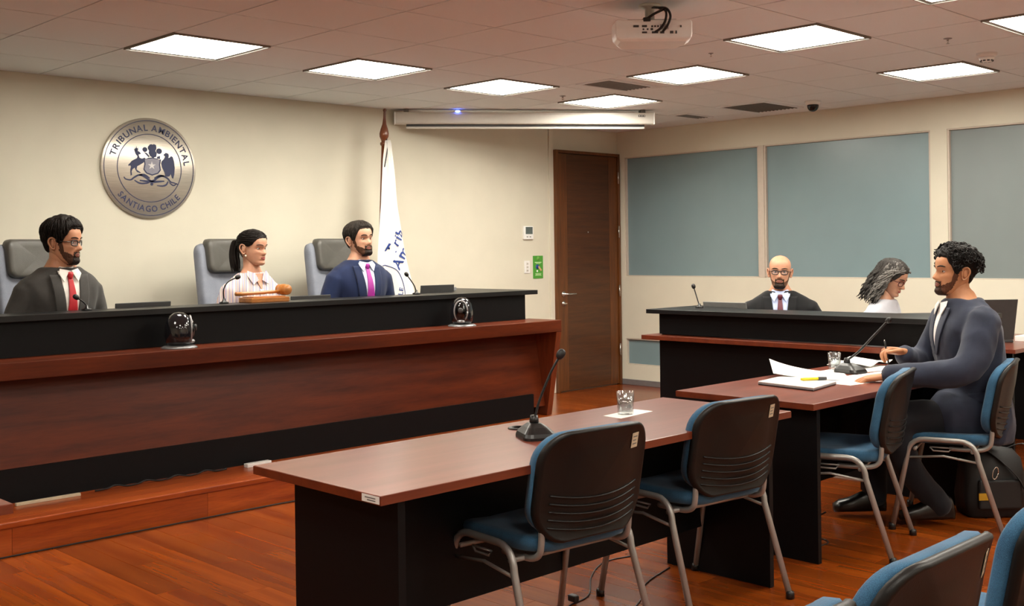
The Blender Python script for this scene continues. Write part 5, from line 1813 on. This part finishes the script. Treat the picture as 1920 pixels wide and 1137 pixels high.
# --- judge in the charcoal suit
SZ = 0.545
hd1 = Head(0.245, 1.04, 1.05, 1.05)
tor1 = Torso(1.10, 1.10, 1.05, 0.10, 0.0, 0.0, SZ)
sk1 = skin('tan', 'bd8667')
arms1 = {-1: [(-0.185, 0.075, SZ + 0.490), (-0.25, 0.07, 0.845), (-0.220, 0.232, 0.775), (-0.1, 0.29, 0.775)], 1: [(0.185, 0.075, SZ + 0.490), (0.25, 0.07, 0.845), (0.220, 0.232, 0.775), (0.1, 0.29, 0.775)]}
p1, X1 = person('bearded man in charcoal suit, glasses and red tie behind the bench', (-0.345, -1.02, STEP_Z), radians(188), SZ, (0.0, 0.13, 1.305), radians(30), radians(-3), 0, tor1, arms1, sk1, hd1,
                cloth_m=cloth_mat('charcoal_wool', '4a4846', '343230'), trouser_m=cloth_mat('charcoal_trouser', '3c3a38', '2c2a28'), shirt_m=mat_plain('white_shirt', 'e8e4de', 0.8), tie_m=mat_plain('red_silk', 'b81e28', 0.45),
                legs=fix_legs(seated_legs(SZ)), v_low=0.10, seed=1, hands=[dict(wrist=(-0.11, 0.29, 0.775), direction=(1, .25, 0), up=(0, 0, 1), side=1, scale=1), dict(wrist=(0.11, 0.31, 0.775), direction=(-1, .3, 0), up=(0, 0, 1), side=-1, scale=1)])
face_details(p1, hd1, X1, None, sk1, dark_hair, mat_plain('lip_1', '8c4a3c', 0.5), gaze=-0.1)
short_hair(p1, hd1, X1, dark_hair, 0.030, jitter=0.006, jscale=38, seed=1)
strands(p1, hd1, X1, dark_hair, hairline_short, 420, 0.031, 31, 0.16, 0.0030)
beard(p1, hd1, X1, hair_mat('beard_brown', '140c08', '2c1c12'), 'full', 0.004, 2, hair_mat('stubble_tan', '3a2418', '5c3c2a'))
spectacles(p1, hd1, X1, '17120f', wire=0.0030)

# --- judge in the striped blouse
hd2 = Head(0.222, 0.95, 0.85, 0.92)
SZ2 = 0.555
tor2 = Torso(0.99, 0.93, 0.95, 0.04, 0.0, 0.0, SZ2)
sk2 = skin('rose', 'c8957a')
arms2 = {-1: [(-0.16, 0.03, SZ2 + 0.440), (-0.21, 0.03, 0.835), (-0.180, 0.200, 0.765), (-0.07, 0.25, 0.765)], 1: [(0.16, 0.03, SZ2 + 0.440), (0.21, 0.03, 0.835), (0.180, 0.200, 0.765), (0.07, 0.25, 0.765)]}
blouse = mat_stripes('striped_blouse', 'e6dcd8', '8e86b4', 'c48c84', 19.0)
p2, X2 = person('woman in a striped blouse with a dark ponytail behind the gavel', (0.94, -0.99, STEP_Z), radians(186), SZ2, (0.0, 0.055, 1.262), radians(14), radians(-3), 0, tor2, arms2, sk2, hd2,
                cloth='blouse', cloth_m=blouse, trouser_m=cloth_mat('dark_trouser', '2a2a30', '1c1c20'), legs=fix_legs(seated_legs(SZ2)), seed=4, sleeve=(.062, .056, .046, .038), neck_r=(.052, .046), wr=(0.003, 10),
                hands=[dict(wrist=(-0.08, 0.25, 0.765), direction=(1, .25, 0), up=(0, 0, 1), side=1, scale=0.9), dict(wrist=(0.08, 0.27, 0.765), direction=(-1, .3, 0), up=(0, 0, 1), side=-1, scale=0.9)])
face_details(p2, hd2, X2, None, sk2, dark_hair, mat_plain('lip_2', '9a4a44', 0.45), brow=0.003, gaze=-0.1)
def line_pulled(th):
    d = abs(math.degrees(th))
    return itp(d, [(0, .80), (25, .79), (42, .74), (55, .66), (68, .58), (80, .54), (90, .56), (102, .52), (118, .36), (140, .24), (180, .20)])
short_hair(p2, hd2, X2, dark_hair, 0.012, line_pulled, 0.0012, 60, 3, top=0.9)
strands(p2, hd2, X2, dark_hair, line_pulled, 320, 0.013, 35, 0.10, 0.0018, 0.75)
# ponytail behind, falling to the shoulder
pt = MB()
for k in range(46):
    a, q = 2 * pi * k / 46 * 5.0, sqrt((k + 0.5) / 46)
    dx, dy = 0.026 * q * cos(a), 0.026 * q * sin(a)
    path = [(0.35 * dx, -0.098 + 0.3 * dy, 0.030 + 0.3 * dx), (dx * 0.8, -0.135 + dy, 0.030 + dx * 0.4), (dx * 1.2, -0.150 + dy, -0.03), (dx * 1.35, -0.142 + dy * 1.1, -0.09), (dx * 1.1 + 0.004 * sin(k), -0.128 + dy, -0.15 - 0.015 * sin(k * 3.1))]
    pt.tube([tuple(X2 @ p) for p in smooth_path(path, 4)], [.0055] * 13 + [.005, .004, .003, .0015], 5)
pt.build('ponytail', dark_hair, p2)
MB().lathe([(0.016, -0.006), (0.020, -0.006), (0.021, 0), (0.020, 0.006), (0.016, 0.006)], (0, 0, 0), 14, 'y').build('hair_tie', 'cable', p2).matrix_local = X2 @ Matrix.Translation((0, -0.112, 0.031))
for s in (-1, 1):
    e = hd2.pt(s * pi / 2 * 1.02, 0.32)
    MB().blob(tuple(X2 @ (e + Vector((s * 0.008, 0.0, -0.010)))), .007, .007, .007, 12, 8).build('earring', mat_plain('pearl_%d' % (s + 1), 'ece4d4', 0.2), p2)
# blouse collar: two pointed leaves on an open neck
for s in (-1, 1):
    P = [(0.012, 0.505), (0.030, 0.548), (0.062, 0.566), (0.078, 0.535), (0.056, 0.478)]
    v = [tuple(tor2.on(s * x, h, 0.016)) for x, h in P]
    o = MB().add(v, [(0, 1, 2, 3, 4)]).build('collar_leaf', blouse, p2)
    md = o.modifiers.new('t', 'SOLIDIFY'); md.thickness = 0.004; md.offset = 0
front_strip(tor2, 'open_neck', sk2, lambda h: -max(0, (h - .44) / .105) * .040, lambda h: max(0, (h - .44) / .105) * .040, .44, .548, 0.0065, p2)
front_strip(tor2, 'button_band', blouse, lambda h: -.014, lambda h: .014, .05, .445, 0.008, p2)

# --- judge in the navy suit
hd3 = Head(0.232, 1.05, 0.95, 1.10)
SZ3 = 0.575
tor3 = Torso(1.06, 1.10, 1.05, 0.03, 0.0, 0.0, SZ3)
sk3 = skin('fair', 'c69479')
arms3 = {-1: [(-0.19, 0.03, SZ3 + 0.470), (-0.25, 0.03, 0.845), (-0.220, 0.216, 0.775), (-0.09, 0.27, 0.775)], 1: [(0.19, 0.03, SZ3 + 0.470), (0.25, 0.03, 0.845), (0.220, 0.216, 0.775), (0.09, 0.27, 0.775)]}
p3, X3 = person('bearded man in a navy suit and magenta tie beside the flag', (1.79, -1.02, STEP_Z), radians(178), SZ3, (0.0, 0.04, 1.315), radians(8), radians(4), radians(2), tor3, arms3, sk3, hd3,
                cloth_m=cloth_mat('navy_wool', '1e2c52', '141e3c'), trouser_m=cloth_mat('navy_trouser', '1a2644', '121a30'), shirt_m=mat_plain('pale_blue_shirt', 'c8d0e2', 0.8), tie_m=mat_plain('magenta_silk', 'a02490', 0.45),
                legs=fix_legs(seated_legs(SZ3)), v_low=0.08, seed=7, shirt_w=0.058, hands=[dict(wrist=(-0.1, 0.27, 0.775), direction=(1, .25, 0), up=(0, 0, 1), side=1, scale=1), dict(wrist=(0.1, 0.29, 0.775), direction=(-1, .3, 0), up=(0, 0, 1), side=-1, scale=1)])
face_details(p3, hd3, X3, None, sk3, dark_hair, mat_plain('lip_3', '8e5044', 0.5), gaze=-0.2)
short_hair(p3, hd3, X3, hair_mat('dark_grey', '181412', '3a332c'), 0.020, jitter=0.003, jscale=50, seed=5)
strands(p3, hd3, X3, hair_mat('dark_grey', '181412', '3a332c'), hairline_short, 420, 0.0215, 33, 0.14)
beard(p3, hd3, X3, hair_mat('beard_brown', '140c08', '2c1c12'), 'full', 0.004, 6, hair_mat('stubble_tan', '3a2418', '5c3c2a'))
front_strip(tor3, 'pocket_edge', mat_plain('pocket_line', '3c5a6c', 0.7), lambda h: -.145, lambda h: -.085, .295, .305, 0.009, p3, n=3, th=0.003)

# --- bald clerk
hd4 = Head(0.236, 1.0, 0.95, 1.0)
SZ4 = 0.505
tor4 = Torso(1.0, 1.15, 1.0, 0.05, 0.0, 0.0, SZ4)
sk4 = skin('light', 'c89276')
arms4 = {-1: [(-0.19, 0.04, SZ4 + 0.440), (-0.25, 0.04, 0.845), (-0.220, 0.216, 0.775), (-0.09, 0.27, 0.775)], 1: [(0.19, 0.04, SZ4 + 0.440), (0.25, 0.04, 0.845), (0.220, 0.216, 0.775), (0.09, 0.27, 0.775)]}
p4, X4 = person('bald bearded man in black suit and glasses behind the clerks counter', (4.12, -2.98, 0.0), radians(121), SZ4, (0.0, 0.06, 1.205), radians(0), 0, radians(-2), tor4, arms4, sk4, hd4,
                cloth_m=cloth_mat('black_wool', '17171a', '0d0d0f'), trouser_m=cloth_mat('black_trouser', '141416', '0c0c0e'), shirt_m=mat_plain('light_blue_shirt', 'b8c4e6', 0.8), tie_m=mat_plain('burgundy_silk', '5a1a2c', 0.5),
                legs=fix_legs(seated_legs(SZ4)), v_low=0.12, seed=9, shirt_w=0.066, hands=[dict(wrist=(-0.1, 0.27, 0.775), direction=(1, .25, 0), up=(0, 0, 1), side=1, scale=1), dict(wrist=(0.1, 0.29, 0.775), direction=(-1, .3, 0), up=(0, 0, 1), side=-1, scale=1)])
face_details(p4, hd4, X4, None, sk4, dark_hair, mat_plain('lip_4', '8e5246', 0.5), brow=0.0035)
beard(p4, hd4, X4, hair_mat('beard_dark', '1c1410', '3a2a20'), 'full', 0.003, 8, hair_mat('stubble_light', '5a3c2c', '7c5844'))
spectacles(p4, hd4, X4, '1c1816', w=0.046, h=0.028, wire=0.0028)

# --- woman with long grey hair
hd5 = Head(0.225, 0.96, 0.95, 0.92)
SZ5 = 0.475
tor5 = Torso(0.98, 0.95, 0.95, 0.08, 0.02, 0.0, SZ5)
arms5 = {-1: [(-0.165, 0.06, SZ5 + 0.425), (-0.215, 0.06, 0.855), (-0.185, 0.224, 0.785), (-0.08, 0.28, 0.785)], 1: [(0.165, 0.06, SZ5 + 0.425), (0.215, 0.06, 0.855), (0.185, 0.224, 0.785), (0.08, 0.28, 0.785)]}
white_b = mat_plain('white_blouse', 'c9cad3', 0.85, noise_amt=0.02)
p5, X5 = person('woman with long grey hair and glasses in a white blouse, looking down', (4.22, -3.64, 0.0), radians(184), SZ5, (0.0, 0.14, 1.165), radians(2), radians(-26), 0, tor5, arms5, sk2, hd5,
                cloth='blouse', cloth_m=white_b, trouser_m=cloth_mat('grey_trouser', '3a3a40', '2a2a2e'), legs=fix_legs(seated_legs(SZ5)), seed=12, sleeve=(.062, .056, .046, .038), neck_r=(.052, .046), wr=(0.004, 10),
                hands=[dict(wrist=(-0.09, 0.28, 0.785), direction=(1, .25, 0), up=(0, 0, 1), side=1, scale=0.9), dict(wrist=(0.09, 0.30, 0.785), direction=(-1, .3, 0), up=(0, 0, 1), side=-1, scale=0.9)])
face_details(p5, hd5, X5, None, sk2, dark_hair, mat_plain('lip_5', '96504a', 0.5), brow=0.003)
spectacles(p5, hd5, X5, '5a2418', w=0.046, h=0.036, wire=0.0028)
grey_dark = hair_mat('grey_dark', '1c1a19', '4a4643')
grey_light = hair_mat('grey_light', '55524f', '8c8884')
def line_long(th):
    d = abs(math.degrees(th))
    return itp(d, [(0, .80), (20, .80), (38, .74), (52, .62), (64, .50), (80, .40), (100, .30), (140, .22), (180, .18)])
short_hair(p5, hd5, X5, grey_dark, 0.020, line_long, 0.004, 40, 11)
random.seed(21)
for lock, (mt, cnt, lo, hi) in enumerate(((grey_dark, 280, 66, 180), (grey_light, 70, 25, 110))):
    hb = MB()
    for k in range(cnt):
        d = random.uniform(lo, hi) * random.choice((-1, 1))
        th = radians(d)
        t0 = random.uniform(0.62, 0.96) if lock == 0 else random.uniform(0.78, 0.97)
        p0 = hd5.pt(th, t0) + hd5.nrm(th, min(t0, .95)) * 0.020
        tb = line_long(th) + 0.1
        if abs(d) < 78:
            th = math.copysign(radians(78 + random.uniform(0, 14)), d)
        pm_ = hd5.pt(th, max(0.35, (t0 + tb) / 2 - 0.1)) + hd5.nrm(th, 0.5) * random.uniform(0.024, 0.036)
        out = Vector((sin(th), cos(th) * 0.8, 0))
        fall = random.uniform(0.12, 0.21) if abs(d) > 55 else random.uniform(0.09, 0.17)
        back = -0.02 if abs(d) < 70 else 0.0
        p2_ = pm_ + Vector((out.x * 0.020, out.y * 0.012 + back, -fall * 0.45))
        p3_ = p2_ + Vector((out.x * 0.014 + random.uniform(-.012, .012), random.uniform(-.016, .012), -fall * 0.5))
        wv_ = random.uniform(0, 6)
        path = smooth_path([p0, pm_, p2_, p3_], 5)
        path = [q + Vector((0.007 * sin(i * 1.3 + wv_), 0.007 * cos(i * 1.3 + wv_), 0)) * min(1, i / 5) for i, q in enumerate(path)]
        r0 = random.uniform(.004, .0075)
        hb.tube([tuple(X5 @ q) for q in path], [r0 * (0.6 + 0.4 * sin(pi * (i + 3) / (len(path) + 6))) * (1 if i < len(path) - 3 else 0.35 * (len(path) - i)) for i in range(len(path))], 5)
    hb.build('long_hair' if lock == 0 else 'grey_streaks', mt, p5)

# --- the lawyer, seen from his left side
hd6 = Head(0.236, 1.0, 1.0, 1.0)
SZ6 = 0.515
tor6 = Torso(1.06, 1.08, 1.14, 0.0, 0.055, 0.004, SZ6)
sk6 = skin('warm', 'bb835f')
suit6 = cloth_mat('slate_wool', '343a4c', '232836')
arms6 = {-1: [(-.19, .02, 1.015), (-.265, .13, .795), (-.20, .335, .755), (-.13, .473, .747)],
         1: [(.19, .04, 1.015), (.25, .13, .80), (.18, .25, .79), (.11, .305, .832)]}
legs6 = [[(-.09, .02, .51), (-.13, .42, .52), (-.12, .36, .28), (-.11, .20, .085)],
         [(.09, .02, .51), (.12, .44, .52), (.12, .46, .28), (.12, .46, .075)]]
p6, X6 = person('man with curly black hair in slate suit leaning on the desk, holding a pen', (2.664, -4.98, 0.0), radians(45.5), SZ6, (0.0, 0.083, 1.248), radians(4), radians(3), 0, tor6, arms6, sk6, hd6,
                cloth_m=suit6, trouser_m=cloth_mat('slate_trouser', '14161e', '0e1016'), shirt_m=mat_plain('white_shirt_2', 'e4e2e0', 0.8), legs=legs6, skirt=[[(-.10, 0.0, .53), (-.115, .12, .545), (-.12, .20, .545)], [(.10, 0.0, .53), (.115, .12, .545), (.12, .20, .545)]], v_low=0.30, shirt_w=0.045, seed=15, sleeve=(.080, .070, .058, .046), wr=(0.008, 11),
                hands=[dict(wrist=(-.125, .488, 0.739), direction=(.22, 1, -.12), up=(0, .1, 1), side=1, curl=(.28, .32, .34, .36), spread=.16, thumb=(.55, .3)),
                       dict(wrist=(.105, .318, 0.838), direction=(-.25, 1, .18), up=(.3, -.15, 1), side=-1, curl=(.75, .85, .95, 1.0), spread=.06, thumb=(.25, .5))])
face_details(p6, hd6, X6, None, sk6, dark_hair, mat_plain('lip_6', '8a4c40', 0.5))
short_hair(p6, hd6, X6, hair_mat('black', '070606', '17120f'), 0.030, jitter=0.011, jscale=55, seed=15, top=1.1)
random.seed(5)
cu_ = MB()
for k in range(420):
    th = radians(random.uniform(-180, 180))
    lo = hairline_short(th)
    t = random.uniform(max(lo + 0.10, 0.55), 0.985)
    if abs(th) < radians(40) and t < 0.94:
        continue
    p = hd6.pt(th, t) + hd6.nrm(th, min(.97, t)) * random.uniform(0.022, 0.032)
    r = random.uniform(.006, .010)
    a0 = random.uniform(0, 6)
    ax = hd6.nrm(th, min(.97, t))
    e1 = ax.cross(Vector((0.3, 0.5, 0.8))).normalized(); e2 = ax.cross(e1)
    pts = [X6 @ (p + e1 * r * cos(a0 + q * 0.9) + e2 * r * sin(a0 + q * 0.9) + ax * 0.002 * q) for q in range(6)]
    cu_.tube([tuple(q) for q in pts], 0.0028, 4)
cu_.build('curls', hair_mat('black', '070606', '17120f'), p6)
beard(p6, hd6, X6, hair_mat('stubble', '24140c', '40281a', 0.7), 'full', 0.0025, 16, hair_mat('stubble_warm', '46291a', '6a4430'))
# pocket flap on the jacket side
pfv, pff = grid_surface(lambda u, w: tuple(tor6.pt(radians(-60 - 38 * u), 0.135 - 0.045 * w + 0.012 * u, 0.010)), 8, 3)
pfo = MB().add(pfv, pff, True).build('pocket_flap', suit6, p6)
md = pfo.modifiers.new('t', 'SOLIDIFY'); md.thickness = 0.006; md.offset = 0
# sleeve end, watch, cuff
wr_ = Vector((-.127, .48, 0.743))
wd = Vector((.22, 1, -.12)).normalized()
def cuff_ring(c, d, r0, w, mat, name, parent, flat=0.8, rot=None):
    q = d.to_track_quat('Z', 'Y').to_matrix()
    rings = [[tuple(c + q @ Vector((rr * cos(2 * pi * k / 24), rr * flat * sin(2 * pi * k / 24), h))) for k in range(24)] for rr, h in ((r0 - .002, -w), (r0, -w), (r0, w), (r0 - .002, w), (r0 - .002, -w))]
    return MB().rings(rings, True, False, True).build(name, mat, parent)
wt = empty('wristwatch', (0, 0, 0))
M6 = Matrix.Translation(p6.location) @ Matrix.Rotation(radians(45.5), 4, 'Z')
wt.matrix_world = M6 @ Matrix.Translation(wr_)
tag(wt, 'silver wristwatch on the lawyer wrist resting on the desk', 'watch')
cuff_ring(Vector((0, 0, 0)), wd, 0.0315, 0.010, 'alu', 'watch_band', wt, 0.80)
qm = Vector((-.55, .05, 1)).normalized().to_track_quat('Z', 'Y').to_matrix()
wf = MB().lathe([(0.001, 0), (0.019, 0), (0.019, 0.007), (0.016, 0.009), (0.001, 0.009)], (0, 0, 0), 20)
wf.v = [tuple(qm @ Vector(v) + Vector((-.55, .05, 1)).normalized() * 0.021) for v in wf.v]
wf.build('watch_case', 'steel', wt)
wf = MB().lathe([(0.001, 0.0091), (0.0145, 0.0091), (0.0145, 0.0096), (0.001, 0.0096)], (0, 0, 0), 20)
wf.v = [tuple(qm @ Vector(v) + Vector((-.55, .05, 1)).normalized() * 0.021) for v in wf.v]
wf.build('watch_dial', 'paper', wt)
# pen in the raised hand
pn = empty('pen', (0, 0, 0))
pn.matrix_world = M6 @ Matrix.Translation((.075, .401, 0.823))
tag(pn, 'black pen held upright in the lawyer raised hand', 'pen')
pd = Vector((-.05, .18, 1)).normalized()
MB().tube([tuple(pd * h) for h in (-.055, -.04, 0.0, .055, .075)], [.0015, .004, .0048, .0048, .004], 10).build('barrel', 'cable', pn)
MB().tube([tuple(pd * h) for h in (.075, .082)], [.0035, .003], 10).build('pen_tip', 'steel', pn)

# bag under the lawyer's chair
bg = empty('shoulder_bag', (2.62, -4.78, 0))
bg.location = (2.83, -4.99, 0)
bg.rotation_euler = (0, 0, radians(-42))
tag(bg, 'black nylon bag with a carabiner on the floor behind the lawyer legs', 'bag')
rings = []
for z, a, b in ((0, .12, .08), (.012, .15, .10), (.10, .16, .11), (.22, .155, .10), (.30, .145, .085), (.335, .12, .055), (.345, .07, .03)):
    rings.append([(a * spow(cos(2 * pi * k / 28), .55) + 0.01 * sin(9 * z + k), b * spow(sin(2 * pi * k / 28), .55), z) for k in range(28)])
MB().rings(rings, True, True, True).build('bag_body', 'bag', bg)
MB().box(-0.11, 0.11, -0.125, -0.10, 0.05, 0.20).build('front_pocket', 'bag', bg, bevel=0.012, seg=3)
for s in (-1, 1):
    MB().tube(smooth_path([(s * 0.09, 0.02, 0.33), (s * 0.12 + 0.05, -0.05, 0.36), (s * 0.06 + 0.14, -0.12, 0.22), (0.16, -0.12, 0.06), (0.20, -0.14, 0.008)], 5), 0.012, 8, 0.25).build('strap', 'bag', bg)
MB().tube([(-0.03 + 0.014 * cos(a) + 0.006 * sin(a), -0.128, 0.235 + 0.03 * sin(a)) for a in [2 * pi * k / 20 for k in range(21)]], 0.003, 6).build('carabiner', 'steel', bg)
MB().box(-0.115, -0.055, -0.130, -0.1245, 0.10, 0.135).build('yellow_tag', mat_plain('tag_yellow', 'b88c18', 0.5), bg)
# seats of the two clerks: plain dark office chairs
def clerk_chair(x, y, yaw, label):
    c = empty('office_chair', (x, y, 0), yaw)
    tag(c, label, 'chair', 'dark office chairs')
    pad(MB(), rrect(0.46, 0.44, 0.09, 6), lambda a, b, h: (a, b, 0.40 + h), 0.03, 0.03).build('seat', 'bag', c)
    pad(MB(), rrect(0.44, 0.42, 0.09, 6), lambda a, b, h: (a, -0.23 - 0.05 * b + h + 0.04 * (a / .22) ** 2, 0.70 + b), 0.02, 0.025).build('backrest', 'bag', c)
    MB().tube([(0, -0.05, 0.385), (0, -0.26, 0.40), (0, -0.27, 0.62)], 0.018, 8).build('back_bracket', 'plastic_black', c)
    MB().lathe([(0.025, 0.09), (0.025, 0.37)], (0, 0, 0), 12).build('gas_column', 'plastic_black', c)
    for k in range(5):
        a = 2 * pi * k / 5 + 0.2
        MB().tube([(0, 0, 0.10), (0.27 * cos(a), 0.27 * sin(a), 0.062)], [0.024, 0.015], 8).build('base_spoke', 'plastic_black', c)
        MB().lathe([(0.001, -0.011), (0.025, -0.011), (0.025, 0.011), (0.001, 0.011)], (0.27 * cos(a), 0.27 * sin(a), 0.0255), 12, 'x').build('castor', 'plastic_black', c)
clerk_chair(4.14, -2.97, radians(121), 'dark office chair under the bald man in the black suit')
clerk_chair(4.22, -3.62, radians(184), 'dark office chair under the woman with long grey hair')
# ------------------------------------------------------------------ done
bpy.context.view_layer.update()
